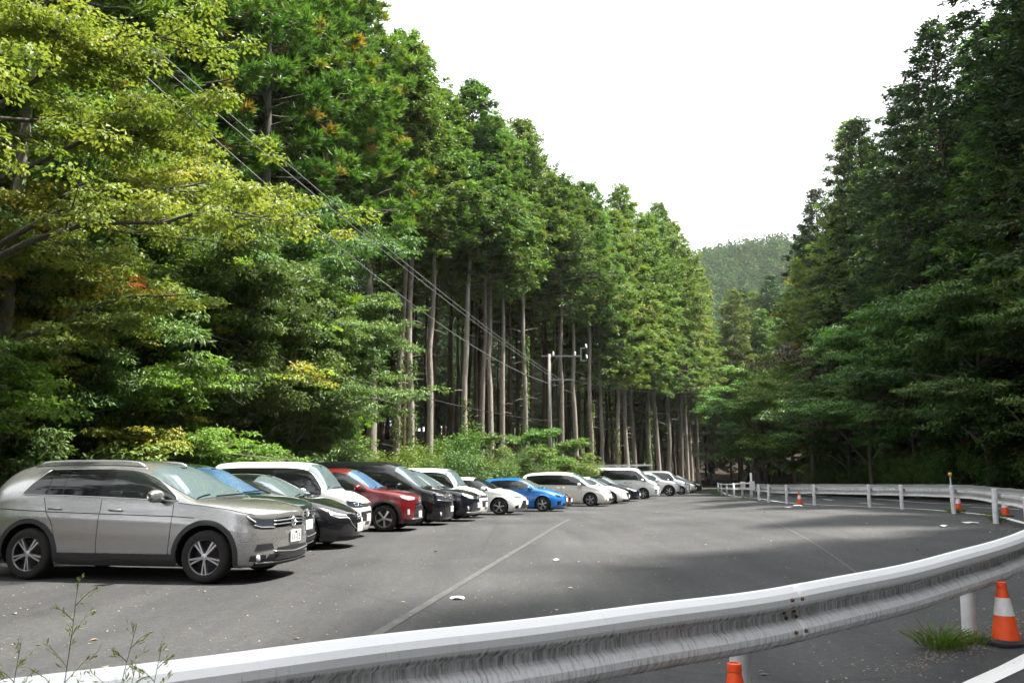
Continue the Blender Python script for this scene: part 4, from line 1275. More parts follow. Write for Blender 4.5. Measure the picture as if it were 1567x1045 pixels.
# utility poles and cables
if 'poles' not in SKIP:
    def pole(x, y, h, label, arms=True):
        zb = float(bank(x, y))
        p = empty('utility_pole', (x, y, zb)); tag(p, label, 'utility pole')
        MB().tube([(0, 0, -.5), (0, 0, h * .5), (0, 0, h)], [.145, .13, .105], 16).build('pole', M['concrete'], p, True)
        return p, zb
    p1, zb1 = pole(2.35, 51.5, 8.9, 'slim concrete utility pole with steel crossarms behind the parked white cars')
    zt1 = 8.9
    # upper crossarm sticking out to the right, with a bracket and white insulators
    MB().box((.75, 0, zt1 - .12), (2.5, .08, .08)).build('crossarm', M['galv'], p1)
    MB().tube([(.06, -.02, zt1 - .75), (.55, -.02, zt1 - .14)], .02, 6).build('brace', M['galv'], p1)
    fr_ = MB(); fr_.box((2.0, 0, zt1 + .0), (.07, .07, .85)); fr_.box((2.2, 0, zt1 + .39), (.35, .06, .06)); fr_.box((2.2, 0, zt1 - .40), (.35, .06, .06)); fr_.build('insulator_frame', M['galv'], p1)
    ins = MB().lathe([(0, 0), (.05, 0), (.07, .03), (.055, .08), (.075, .11), (.06, .16), (.05, .24), (.0, .27)], 14).mesh('insulator', True, 40)
    for (xx, zz, tl) in ((1.62, zt1 - .08, 0), (2.36, zt1 + .40, .25), (2.38, zt1 - .28, .2), (.25, zt1 - .08, 0)):
        io = mobj('insulator', ins, M['porcelain'], p1); io.location = (xx, 0, zz); io.rotation_euler = (0, -tl, 0)
    MB().box((.85, 0, zt1 - 1.62), (1.5, .09, .09)).build('crossarm', M['galv'], p1)
    MB().tube([(.06, -.03, zt1 - 2.05), (.62, -.03, zt1 - 1.95), (.70, -.03, zt1 - 1.68)], .018, 6).build('brace', M['galv'], p1)
    for k in range(3):
        MB().tube([(.55, -.05, zt1 - 1.95 - k * .05), (.47 + .06 * k, -.06, zt1 - 2.25), (.52 + .03 * k, -.05, zt1 - 2.5), (.60, -.05, zt1 - 2.2)], .010, 5).build('cable_loop', M['cable_l'], p1)
    p2, zb2 = pole(-9.75, 15.6, 10.2, 'grey utility pole at the left edge behind the maple leaves')
    MB().box((1.0, 0, 9.9), (3.0, .08, .08)).build('crossarm', M['galv'], p2)
    def cable(a, b, sag, rad, mat, label, n=28):
        a, b = Vector(a), Vector(b)
        pts = [a.lerp(b, k / n) - Vector((0, 0, sag * 4 * (k / n) * (1 - k / n))) for k in range(n + 1)]
        mb = MB().tube([p - a for p in pts], rad, 5)
        o = mb.build('power_cable', mat); o.location = a
        tag(o, label, 'cable', 'cables strung to the utility pole')
    zA = zb1 + zt1
    cable((-7.55, 15.6, zb2 + 10.0), (2.75, 51.5, zA - 1.60), .35, .014, M['cable_l'], 'upper pale power cable of the pair slanting down to the utility pole')
    cable((-7.25, 15.6, zb2 + 10.0), (3.05, 51.5, zA - 1.60), .40, .014, M['cable_l'], 'second pale power cable just under the upper one')
    cable((-7.9, 15.6, zb2 + 9.86), (2.75, 51.3, zA - 2.0), 1.1, .018, M['cable_l'], 'lower pale power cable slanting across the tree trunks')
    cable((-9.75, 15.2, zb2 + 5.4), (2.3, 51.3, zA - 4.2), .5, .016, M['cable'], 'dark telephone cable hanging lowest across the trunks')
    cable((3.45, 51.6, zA - 1.58), (22.0, 88, 10.5), .6, .012, M['cable'], 'thin cable leaving the utility pole towards the far trees')
# ------------------------------------------------------------------ trees
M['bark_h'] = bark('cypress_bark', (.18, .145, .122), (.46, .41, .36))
M['bark_d'] = bark('shade_toned_bark', (.050, .030, .021), (.14, .090, .066))  # darker bark copy: the gloom inside the wood is put into the colour
M['bark_b'] = bark('grey_broadleaf_bark', (.085, .075, .065), (.22, .20, .175), moss=.2)
M['f_hinoki'] = foliage('cypress_foliage', [(0, (0.059, 0.118, 0.035)), (.45, (0.111, 0.190, 0.053)), (.8, (0.164, 0.243, 0.068)), (.96, (0.197, 0.263, 0.079)), (1, (0.263, 0.184, 0.079))], vary=.22)
M['f_hinoki_y'] = foliage('bright_cypress_foliage', [(0, (0.081, 0.144, 0.035)), (.5, (0.144, 0.219, 0.053)), (.9, (0.194, 0.256, 0.068)), (1, (0.250, 0.188, 0.075))], vary=.2)
M['f_sugi'] = foliage('cedar_foliage', [(0, (0.068, 0.143, 0.030)), (.5, (0.136, 0.234, 0.046)), (.85, (0.212, 0.302, 0.057)), (.93, (0.333, 0.288, 0.068)), (1, (0.454, 0.227, 0.068))], vary=.2)
M['f_dark'] = foliage('shade_toned_fir_foliage', [(0, (0.019, 0.046, 0.017)), (.5, (0.039, 0.078, 0.029)), (.9, (0.062, 0.109, 0.036)), (1, (0.086, 0.108, 0.043))], vary=.25, trans=.22)  # deep green with the shade of the back rows and slope painted in
M['f_maple'] = foliage('maple_leaves', [(0, (0.106, 0.184, 0.042)), (.35, (0.191, 0.263, 0.059)), (.66, (0.305, 0.319, 0.070)), (.85, (0.410, 0.305, 0.068)), (.95, (0.482, 0.198, 0.064)), (1, (0.425, 0.085, 0.042))], trans=.42, vary=.08, hue=.012, tcol=(1.2, 1.15, .5))
M['f_maple_g'] = foliage('green_maple_leaves', [(0, (0.092, 0.193, 0.036)), (.5, (0.185, 0.299, 0.057)), (.9, (0.285, 0.342, 0.069)), (1, (0.356, 0.256, 0.072))], trans=.42, vary=.10, hue=.012)
M['f_broad'] = foliage('evergreen_broadleaf', [(0, (0.067, 0.127, 0.044)), (.5, (0.127, 0.201, 0.071)), (.88, (0.193, 0.268, 0.093)), (1, (0.268, 0.268, 0.117))], trans=.28, rough=.5, spec=.28, vary=.2)
M['f_broad_d'] = foliage('shade_toned_broadleaf', [(0, (0.048, 0.110, 0.029)), (.5, (0.095, 0.180, 0.044)), (.9, (0.151, 0.239, 0.058)), (1, (0.203, 0.217, 0.073))], trans=.34, rough=.45, vary=.25)  # darker leaf green, shade across the road put into the colour
M['f_dry'] = foliage('greyish_dry_foliage', [(0, (.050, .050, .034)), (.6, (.095, .088, .055)), (1, (.14, .12, .075))], trans=.2, vary=.15)
M['f_bush'] = foliage('understory_leaves', [(0, (0.062, 0.125, 0.027)), (.5, (0.112, 0.194, 0.037)), (.85, (0.181, 0.237, 0.050)), (1, (0.275, 0.213, 0.075))], trans=.32, vary=.28, hue=.03)
M['f_ivy'] = foliage('ivy_leaves', [(0, (.06, .11, .025)), (.6, (.11, .17, .035)), (1, (.17, .19, .05))], trans=.3, vary=.2)

def unit(a):
    return a / (np.linalg.norm(a, axis=-1, keepdims=True) + 1e-9)

class Leaves:
    def __init__(s): s.P, s.D, s.N, s.L, s.W, s.T = [], [], [], [], [], []
    def add(s, P, D, N, L, W, T):
        s.P.append(P); s.D.append(unit(D)); s.N.append(unit(N)); s.L.append(L); s.W.append(W); s.T.append(T)
    def mesh(s, name):
        P, D, N = np.concatenate(s.P), np.concatenate(s.D), np.concatenate(s.N)
        L, W, T = np.concatenate(s.L)[:, None], np.concatenate(s.W)[:, None], np.concatenate(s.T)
        S = unit(np.cross(N, D)); N2 = np.cross(D, S)
        mid = P + D * L * .48
        v = np.stack([P, mid + S * W / 2 + N2 * W * .12, P + D * L - N2 * L * .10, mid - S * W / 2 + N2 * W * .12], 1).reshape(-1, 3)
        f = np.arange(len(v)).reshape(-1, 4)
        me = np_mesh(name, v, f, False)
        at = me.attributes.new('tint', 'FLOAT', 'FACE')
        at.data.foreach_set('value', np.clip(T, 0, 1).astype(np.float32))
        return me

class Wood:
    """many tapered tubes gathered in one mesh"""
    def __init__(s): s.V, s.F, s.n = [], [], 0
    def tube(s, pts, rad, seg=6):
        pts = np.asarray(pts, float); rad = np.asarray(rad, float)
        t = unit(np.gradient(pts, axis=0))
        a = np.where(np.abs(t[:, 2:3]) > .8, np.array([[1., 0, 0]]), np.array([[0, 0, 1.]]))
        u = unit(np.cross(t, a)); w = np.cross(t, u)
        k = np.arange(seg) * 2 * pi / seg
        ring = pts[:, None] + (u[:, None] * np.cos(k)[None, :, None] + w[:, None] * np.sin(k)[None, :, None]) * rad[:, None, None]
        m = len(pts)
        i = np.arange(m * seg).reshape(m, seg)
        f = np.stack([i[:-1], np.roll(i[:-1], -1, 1), np.roll(i[1:], -1, 1), i[1:]], -1).reshape(-1, 4)
        s.V.append(ring.reshape(-1, 3)); s.F.append(f + s.n); s.n += m * seg
    def mesh(s, name):
        return np_mesh(name, np.concatenate(s.V), np.concatenate(s.F))

def wob(rng, n, amp):
    a = np.cumsum(rng.normal(0, amp, (n, 2)), 0)
    return a - a[0]

def conifer(seed, Ht, zc, Rc, nb, kind, r0=.20, bend=.05, stubs=22, dens=1.0, top_open=0.):
    """returns (trunk mesh, crown mesh); kind: hinoki / sugi / fir"""
    rng = np.random.default_rng(seed)
    wood, lv = Wood(), Leaves()
    nt = 14
    tz = np.linspace(0, 1, nt)
    w2 = wob(rng, nt, bend)
    trunk = np.stack([w2[:, 0], w2[:, 1], tz * Ht], 1); trunk[0, 2] = -.6
    flare = 1 + .35 * np.exp(-tz * Ht / .5)
    wood.tube(trunk, r0 * (1 - .93 * tz ** 1.1) * flare, 10)
    at = lambda z: np.array([np.interp(z, trunk[:, 2], trunk[:, 0]), np.interp(z, trunk[:, 2], trunk[:, 1]), z])
    for k in range(stubs):                      # dead twigs on the bare trunk
        z = rng.uniform(min(3.5, zc * .4), zc + 1.5); a = rng.uniform(0, 2 * pi); l = rng.uniform(.3, 1.6) * (.5 + z / zc * .6)
        p = at(z); d = np.array([math.cos(a), math.sin(a), rng.uniform(-.25, .3)])
        wood.tube([p, p + d * l * .5 + [0, 0, .02], p + d * l + [0, 0, -.08 * l]], [.026, .016, .006], 4)
    ph = rng.uniform(0, 6.28, 6)
    for k in range(nb):
        t = (k + rng.uniform(0, 1)) / nb
        t = t ** .9
        z = zc + (Ht - zc) * t * .985
        a = k * 2.399963 + rng.uniform(-.35, .35)
        lump = 1 + .22 * math.sin(a * 2 + ph[0] + t * 9) + .16 * math.sin(a * 3 + ph[1] - t * 17)
        if kind == 'sugi': prof = (1 - t) ** .62 * (.72 + .28 * min(1, t * 5))
        elif kind == 'fir': prof = (1 - t) ** .50 * (.80 + .20 * min(1, t * 6))
        else: prof = (1 - t) ** .48 * (.62 + .38 * min(1, t * 4))
        r = max(.35, Rc * prof * lump * rng.uniform(.72, 1.12))
        el = {'sugi': -.10 + .75 * t, 'fir': -.16 + .62 * t, 'hinoki': .02 + .75 * t}[kind] + rng.uniform(-.12, .12)
        p0 = at(z)
        out = np.array([math.cos(a), math.sin(a), 0.])
        n = max(4, int(r / .45) + 2)
        u = np.linspace(0, 1, n)
        droop = {'sugi': -.10, 'fir': .10, 'hinoki': .16}[kind]
        pts = p0 + out * (u * r * math.cos(el))[:, None] + np.array([0, 0, 1.]) * (u * r * math.sin(el) - droop * r * u ** 2 + rng.normal(0, .03, n))[:, None]
        wood.tube(pts, (.012 + .028 * r / 3) * (1 - .85 * u), 4)
        side = np.array([-out[1], out[0], 0.])
        if kind == 'sugi':
            nc = max(2, int(r * 2.1 * dens))
            for c in range(nc):
                s = rng.uniform(.30, 1.04) ** .8
                cen = p0 + out * s * r * math.cos(el) + np.array([0, 0, s * r * math.sin(el) - droop * r * s * s]) + side * rng.normal(0, .30) * (.4 + r * .18) + np.array([0, 0, rng.normal(.05, .12)])
                m = int(46 * dens)
                d = rng.normal(0, 1, (m, 3)); d[:, 2] = np.abs(d[:, 2]) * .9 - .25
                d = unit(d + out * .75)
                base = cen + unit(rng.normal(0, 1, (m, 3))) * rng.uniform(.0, .20, (m, 1))
                tin = rng.normal(.48, .16) + rng.normal(0, .10, m)
                if rng.random() < .07: tin = tin + .38
                lv.add(base, d, rng.normal(0, 1, (m, 3)), rng.uniform(.22, .46, m), rng.uniform(.045, .085, m), tin)
        else:
            step = .30 if kind == 'hinoki' else .34
            nc = max(3, int(r / step * dens))
            sarr = np.sqrt(rng.uniform(.04, 1.06, nc))
            tb = rng.normal(.45, .15)
            for s in sarr:
                cen = p0 + out * s * r * math.cos(el) + np.array([0, 0, s * r * math.sin(el) - droop * r * s * s])
                lat = rng.normal(0, .34) * (.35 + .28 * r * (1.15 - s))
                cen = cen + side * lat + np.array([0, 0, rng.normal(-.05, .10)])
                m = 17 if kind == 'hinoki' else 15
                ang = rng.normal(0, .75, m) + np.sign(lat) * .35 * min(1, abs(lat) * 2)
                d = out * np.cos(ang)[:, None] + side * np.sin(ang)[:, None] + np.array([0, 0, 1.]) * rng.normal(-.18 if kind == 'hinoki' else -.05, .36, m)[:, None]
                nn = np.array([0, 0, 1.]) + out * .45 + rng.normal(0, .45, (m, 3))
                base = cen + rng.normal(0, .11, (m, 3)) * [1, 1, .7]
                tin = tb + rng.normal(0, .07) + rng.normal(0, .12, m) + .12 * (s > .85)
                lv.add(base, d, nn, rng.uniform(.20, .40, m), rng.uniform(.075, .135, m), tin)
    return wood.mesh('trunk'), lv.mesh('crown')

def broad(seed, Ht, z_c, Rc, nl, leaf=(.09, .05), layered=False, r0=.14, per=150, nsub=7, lean=(0, 0), tint=.45, spread_t=.16, flat=.35, zlow=None, clump=1.0):
    """broadleaved tree: forking limbs carrying leaf pads; layered gives flat maple-like shelves"""
    rng = np.random.default_rng(seed)
    wood, lv = Wood(), Leaves()
    zs = np.linspace(0, 1, 8)
    w2 = wob(rng, 8, .10)
    trunk = np.stack([w2[:, 0] + lean[0] * zs, w2[:, 1] + lean[1] * zs, zs * Ht * .8], 1); trunk[0, 2] = -.6
    wood.tube(trunk, r0 * (1 - .75 * zs) * (1 + .4 * np.exp(-zs * 9)), 8)
    at = lambda z: np.array([np.interp(z, trunk[:, 2], trunk[:, 0]), np.interp(z, trunk[:, 2], trunk[:, 1]), z])
    zlow = z_c if zlow is None else zlow
    for k in range(nl):
        t = (k + rng.uniform(.1, .9)) / nl
        z = zlow * .55 + (Ht * .8 - zlow * .55) * t
        a = k * 2.39996 + rng.uniform(-.5, .5)
        out = np.array([math.cos(a), math.sin(a), 0.])
        r = Rc * rng.uniform(.65, 1.1) * (math.sin(pi * min(1, .30 + .62 * t)) ** .6)
        rise = (Ht - z) * rng.uniform(.15, .95) * (.6 if layered else .9)
        p0 = at(z)
        u = np.linspace(0, 1, 7)
        jit = np.cumsum(rng.normal(0, .05 * r / 2, (7, 3)), 0); jit[0] = 0
        pts = p0 + out * (u * r)[:, None] + np.array([0, 0, 1.]) * (rise * np.sin(u * pi * .5) - (rng.uniform(.02, .26) * r * u ** 2))[:, None] + jit
        wood.tube(pts, (.018 + .012 * r) * (1 - .85 * u), 5)
        ltint = tint + rng.normal(0, spread_t)
        for j in range(nsub):
            s = rng.uniform(.28, 1.0)
            q0 = np.array([np.interp(s, u, pts[:, c]) for c in range(3)])
            b = a + rng.choice([-1, 1]) * rng.uniform(.25, 1.2)
            sl = r * rng.uniform(.18, .50)
            dirv = np.array([math.cos(b), math.sin(b), rng.uniform(-.12, .22) if layered else rng.uniform(-.25, .65)])
            q1 = q0 + dirv * sl
            wood.tube([q0, (q0 + q1) / 2 + rng.normal(0, .04, 3), q1], [.014, .010, .004], 4)
            for c in range(4):
                cen = q0 + (q1 - q0) * (.25 + .28 * c) + rng.normal(0, .16, 3) * [1, 1, .8]
                m = per // 4
                rad = rng.uniform(.20, .40) * clump
                off = unit(rng.normal(0, 1, (m, 3))) ; off[:, 2] = np.abs(off[:, 2]) * .9 - .12
                P = cen + off * [rad, rad, rad * flat] * (rng.uniform(.1, 1, (m, 1)) ** .5)
                ox = off * [1, 1, 0]
                d = ox + rng.normal(0, .42, (m, 3)) + [0, 0, -.34]
                nn = off * [.75, .75, .4] + [0, 0, .85] + rng.normal(0, .28, (m, 3))
                tin = ltint + rng.normal(0, spread_t * .6) + rng.normal(0, .05, m) + .06 * off[:, 2]
                lv.add(P, d, nn, rng.uniform(.75, 1.25, m) * leaf[0], rng.uniform(.75, 1.25, m) * leaf[1], tin)
                if c % 2 == 0: wood.tube([q0 + (q1 - q0) * (.25 + .28 * c) * .8, cen], [.008, .003], 3)
    return wood.mesh('trunk'), lv.mesh('crown')

def mound(seed, rx, ry, h, n, leaf=(.10, .045), stems=9):
    """a bush: leaf clumps on stems that rise from one foot"""
    rng = np.random.default_rng(seed)
    wood, lv = Wood(), Leaves()
    for k in range(stems):
        a = k * 2.4 + rng.uniform(-.4, .4); s = rng.uniform(.35, 1)
        tip = np.array([math.cos(a) * rx * s, math.sin(a) * ry * s, h * math.sqrt(max(.1, 1 - s * s * .8)) * rng.uniform(.8, 1.1)])
        mid = tip * [.35, .35, .6]
        u = np.linspace(0, 1, 5)[:, None]
        pts = 2 * u * (1 - u) * mid + u ** 2 * tip
        wood.tube(pts, [.022, .018, .014, .009, .004], 4)
        nc = 7
        lt = rng.normal(.45, .16)
        for c in range(nc):
            v = rng.uniform(.3, 1.05)
            cen = 2 * v * (1 - v) * mid + v * v * tip + rng.normal(0, .16, 3) * [rx * .5, ry * .5, h * .25]
            m = n // (stems * nc)
            rad = .22 + .13 * h * rng.uniform(.5, 1)
            off = unit(rng.normal(0, 1, (m, 3))) * rng.uniform(0, 1, (m, 1)) ** .4 * rad
            P = cen + off * [1, 1, .7]; P[:, 2] = np.maximum(P[:, 2], .02)
            d = rng.normal(0, 1, (m, 3)); d[:, 2] = d[:, 2] * .5 - .1
            lv.add(P, d + off / rad, np.array([0, 0, 1.]) + rng.normal(0, .7, (m, 3)), rng.uniform(.7, 1.3, m) * leaf[0], rng.uniform(.7, 1.3, m) * leaf[1], lt + rng.normal(0, .07) + rng.normal(0, .09, m))
    return wood.mesh('stems'), lv.mesh('foliage')

def ivy_mesh(seed, h0, h1, r, n=1100):
    rng = np.random.default_rng(seed)
    z = rng.uniform(h0, h1, n); a = rng.normal(0, 1.5, n) + np.sin(z * 1.3) * 1.2
    keep = rng.uniform(0, 1, n) < .25 + .75 * (np.sin(z * 2.1 + seed) * .5 + .5)
    z, a = z[keep], a[keep]
    n = len(z)
    out = np.stack([np.cos(a), np.sin(a), np.zeros(n)], 1)
    P = out * (r * (1.02 - .25 * z[:, None] / 20) + rng.uniform(0, .12, (n, 1))) + np.stack([np.zeros(n), np.zeros(n), z], 1)
    d = rng.normal(0, .6, (n, 3)) + [0, 0, -.7] + out * .4
    lv = Leaves(); lv.add(P, d, out + rng.normal(0, .35, (n, 3)), rng.uniform(.09, .16, n), rng.uniform(.07, .13, n), rng.normal(.5, .2, n))
    return lv.mesh('ivy')

def place(name, meshes, mats, x, y, label, cat='tree', group=None, rz=0., sc=1., tilt=(0, 0), parts=('trunk', 'crown'), z=None, extra=None, sz=None):
    o = empty(name, (x, y, float(bank(x, y)) if z is None else z), rz)
    o.rotation_euler = (tilt[0], tilt[1], rz)
    o.scale = (sc, sc, sz or sc)
    tag(o, label, cat, group)
    for nm, me, mt in zip(parts, meshes, mats):
        c = mobj(nm, me, None, o)
        c.material_slots  # the mesh data is shared, the material sits on the object
        if len(me.materials) == 0: me.materials.append(None)
        c.material_slots[0].link = 'OBJECT'; c.material_slots[0].material = mt
    if extra:
        nm, me, mt = extra
        c = mobj(nm, me, None, o)
        if len(me.materials) == 0: me.materials.append(mt)
    return o
ORD = ['first', 'second', 'third', 'fourth', 'fifth', 'sixth', 'seventh', 'eighth', 'ninth', 'tenth', 'eleventh', 'twelfth', 'thirteenth', 'fourteenth', 'fifteenth', 'sixteenth', 'seventeenth', 'eighteenth', 'nineteenth', 'twentieth', 'twenty-first', 'twenty-second', 'twenty-third', 'twenty-fourth']
# ------------------------------------------------------------------ planting
if 'trees' not in SKIP:
    rnd = random.Random(11)
    HK = [conifer(100 + i, 25 + (i % 2) * 1.2, 13.2 + .6 * i, 3.7, 195, 'hinoki', r0=.215) for i in range(4)]
    HKL = [conifer(120 + i, 24.5, 8.2 + i * .5, 3.7, 215, 'hinoki', r0=.21) for i in range(2)]
    HKI = [conifer(140 + i, 24, 12.2, 3.5, 105, 'hinoki', r0=.17, stubs=16, dens=.85) for i in range(2)]
    SG = [conifer(160 + i, 26 + i, 7.5 + 4.5 * i, 4.1, 130, 'sugi', r0=.26, dens=1.2) for i in range(2)]
    FR = [conifer(180 + i, 24 + 2 * i, 2.2 + 1.2 * i, 4.9, 285, 'fir', r0=.27, dens=1.15, stubs=4) for i in range(3)]
    IVY = [ivy_mesh(1, .5, 7, .22), ivy_mesh(2, 1, 10, .22, 1500), ivy_mesh(3, .3, 5, .22)]
    hk_mats = (M['bark_h'], M['f_hinoki'])
    edge_group = 'tall cypresses along the edge behind the cars'
    # edge trees whose bare trunks can be told apart: x, y, mesh, ivy, lean
    edge = [(-6.35, 38.2, SG[1], None, .035), (-5.7, 40.6, HK[0], 1, .01), (-4.95, 41.2, HK[1], 0, .018), (-4.35, 43.0, HK[2], None, .045), (-2.55, 46.2, HK[3], 2, -.004),
            (-1.75, 47.4, HK[0], None, .02), (-1.3, 49.4, HK[2], None, .0), (-.6, 50.6, HK[1], None, .02), (.75, 53.4, HK[3], 1, .012), (3.4, 57.2, HK[0], None, .01),
            (4.6, 60.2, HK[2], None, .0), (6.0, 62.4, HK[1], 0, .006), (7.0, 65.2, HKL[0], None, .0), (8.5, 67.6, HKL[1], 2, .0), (9.7, 70.2, HKL[0], None, .01),
            (10.8, 73.2, HKL[1], None, 0), (12.6, 76.0, HKL[0], 1, 0), (14.0, 79.4, HKL[1], None, .004), (15.6, 83.0, HKL[0], None, 0), (17.6, 86.6, HKL[1], None, 0), (19.0, 90.5, HKL[0], None, 0), (20.4, 95, HKL[1], None, 0), (22.2, 99.5, HKL[0], None, 0)]
    for i, (x, y, me, iv, ln) in enumerate(edge):
        mats = hk_mats if me is not SG[1] else (M['bark_h'], M['f_sugi'])
        if y > 64: mats = (M['bark_h'], M['f_hinoki_y'] if i % 3 else M['f_hinoki'])
        lab = ('tall cedar with bright tufted crown and pale trunk, first bare trunk behind the cars' if i == 0 else
               'bare-trunked cypress%s, %s along the forest edge counting from the cedar' % (' with ivy on its trunk' if iv is not None else '', ORD[i]))
        place('cedar_tree' if i == 0 else 'cypress_tree', me, mats, x, y, lab, group=edge_group, rz=rnd.uniform(0, 6.28), sc=rnd.uniform(.94, 1.06) * (.87 if 40 < y < 58 else .95 if y < 68 else 1.03 if y < 78 else 1.14), tilt=(0, ln),
              extra=('ivy', IVY[iv], M['f_ivy']) if iv is not None else None)
    # the wood behind: trunks in the dark, crowns closing the view
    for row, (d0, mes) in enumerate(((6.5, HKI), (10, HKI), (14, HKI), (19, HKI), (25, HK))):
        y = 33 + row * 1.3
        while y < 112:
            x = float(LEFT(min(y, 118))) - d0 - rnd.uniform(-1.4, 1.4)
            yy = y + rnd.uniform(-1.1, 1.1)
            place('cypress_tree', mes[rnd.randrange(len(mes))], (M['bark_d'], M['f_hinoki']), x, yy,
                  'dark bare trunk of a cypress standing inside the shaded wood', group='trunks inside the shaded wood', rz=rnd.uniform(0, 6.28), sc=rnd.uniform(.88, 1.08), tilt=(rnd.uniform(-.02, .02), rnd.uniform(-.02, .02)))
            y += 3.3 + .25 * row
    for i in range(46):
        y = 30 + i * 3.0; x = float(LEFT(min(y, 118))) - 31 - rnd.uniform(0, 14)
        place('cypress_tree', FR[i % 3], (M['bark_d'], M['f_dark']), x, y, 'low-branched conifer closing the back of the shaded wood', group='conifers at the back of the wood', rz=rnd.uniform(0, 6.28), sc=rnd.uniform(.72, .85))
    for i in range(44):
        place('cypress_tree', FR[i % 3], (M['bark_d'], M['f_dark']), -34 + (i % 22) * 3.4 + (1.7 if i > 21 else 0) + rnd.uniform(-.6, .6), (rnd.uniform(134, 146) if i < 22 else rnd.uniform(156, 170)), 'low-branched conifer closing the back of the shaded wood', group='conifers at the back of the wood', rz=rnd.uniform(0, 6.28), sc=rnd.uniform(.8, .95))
    # far end of the lot: the wood closes across the road
    for i in range(46):
        x, y = rnd.uniform(18, 62), rnd.uniform(93, 128)
        if abs(x - (float(RAIL(min(y, 119))) + 3.4)) < 4.2 and y < 108: continue
        place('cypress_tree', (HKI + HKL)[rnd.randrange(4)], (M['bark_d'], M['f_hinoki_y'] if i % 4 == 0 else M['f_hinoki']), x, y, 'cypress trunk of the wood closing the view beyond the far end of the lot',
              group='trees beyond the far end', rz=rnd.uniform(0, 6.28), sc=rnd.uniform(.85, 1.0))
    for i in range(22):
        x, y = 14 + i * 2.1 + rnd.uniform(-1, 1), rnd.uniform(104, 132)
        place('cypress_tree', FR[i % 3], (M['bark_d'], M[('f_hinoki', 'f_hinoki_y', 'f_dark')[i % 3]]), x, y, 'low-branched conifer where the road vanishes into the wood', group='conifers where the road vanishes', rz=rnd.uniform(0, 6.28), sc=rnd.uniform(.92, 1.08))
    # left: cedars and cypresses above the near cars
    left = [(-9.6, 31.0, SG[0], 'f_sugi', 'cedar with bright green tufts rising left of the first bare trunk', 1.05), (-8.6, 35.2, SG[1], 'f_sugi', 'dark cedar crown just left of the tallest cedar beside the sky', 1.02),
            (-12.0, 26.5, SG[0], 'f_sugi', 'bright cedar high above the black hatchback behind the maple', 1.0), (-13.6, 22.0, SG[1], 'f_sugi', 'cedar behind the upper maple boughs', 1.0),
            (-15.5, 18.0, SG[0], 'f_sugi', 'cedar at the top left corner behind the maple', 1.0), (-11.4, 33.6, HK[1], 'f_hinoki', 'cypress between the two cedars left of the bare trunks', 1.0),
            (-13.4, 30.2, HK[2], 'f_hinoki', 'cypress behind the evergreen shrubs over the red car', 1.0), (-16.5, 25.0, HK[0], 'f_hinoki', 'cypress deep behind the maples', 1.0),
            (-18.5, 20.5, HK[3], 'f_hinoki', 'cypress deep behind the left pole', 1.0), (-18.0, 30.0, HK[2], 'f_hinoki', 'cypress far up the left bank', 1.0), (-16.0, 36.0, HK[1], 'f_hinoki', 'cypress on the bank behind the cedars', 1.0)]
    for x, y, me, mk_, lab, sc in left:
        place('cedar_tree' if mk_ == 'f_sugi' else 'cypress_tree', me, (M['bark_b'] if mk_ == 'f_sugi' else M['bark_h'], M[mk_]), x, y, lab, group='conifers above the near cars', rz=rnd.uniform(0, 6.28), sc=sc)
    for i in range(16):
        y = 9 + i * 2.6; x = -21 - rnd.uniform(0, 9)
        place('cypress_tree', (FR)[i % 3], (M['bark_d'], M['f_hinoki']), x, y, 'conifer filling the slope deep behind the left trees', group='conifers deep on the left slope', rz=rnd.uniform(0, 6.28), sc=rnd.uniform(.85, 1))
    # maples reaching over the first cars
    MP1 = broad(301, 11.5, 4.8, 5.4, 30, (.085, .062), True, .17, 340, 12, tint=.30, spread_t=.12, flat=.60, zlow=5.5, clump=1.1)
    MP2 = broad(302, 7.4, 2.6, 4.0, 26, (.085, .062), True, .15, 320, 11, tint=.56, spread_t=.18, flat=.60, zlow=1.5, clump=1.05)
    MP3 = broad(303, 5.6, 1.8, 3.6, 18, (.10, .052), True, .12, 270, 10, tint=.42, spread_t=.12, flat=.50, clump=1.05)
    wb = M['bark_b']
    place('maple_tree', MP1, (wb, M['f_maple']), -9.6, 13.8, 'yellow-green maple spreading boughs over the top left corner', group='maples over the near cars', rz=.4)
    place('maple_tree', MP2, (wb, M['f_maple']), -11.4, 17.4, 'maple turning orange, hanging behind the warm grey SUV', group='maples over the near cars', rz=1.9)
    MP4 = broad(304, 4.6, .9, 3.2, 16, (.10, .075), True, .09, 240, 10, tint=.48, spread_t=.15, flat=.5, zlow=.9)
    place('maple_tree', MP4, (wb, M['f_maple_g']), -11.6, 14.4, 'low olive maple bough right behind the warm grey SUV', group='maples over the near cars', rz=.8)
    place('maple_tree', MP4, (wb, M['f_maple']), -11.4, 17.8, 'low orange-tinged maple bough behind the dark green SUV', group='maples over the near cars', rz=2.8, sc=.95)
    place('maple_tree', MP3, (wb, M['f_maple_g']), -9.6, 20.4, 'low lime green maple bough over the roofs of the near cars', group='maples over the near cars', rz=.2)
    place('maple_tree', MP2, (wb, M['f_maple_g']), -11.8, 23.2, 'green maple between the orange maple and the evergreen shrubs', group='maples over the near cars', rz=4.1, sc=1.15)
    # broadleaved evergreens behind cars two to seven
    BE = [broad(320 + i, 7.6, 2.0, 3.0, 26, (.14, .055), False, .12, 300, 10, tint=.45, spread_t=.13, flat=.75, zlow=.8, clump=1.1) for i in range(2)]
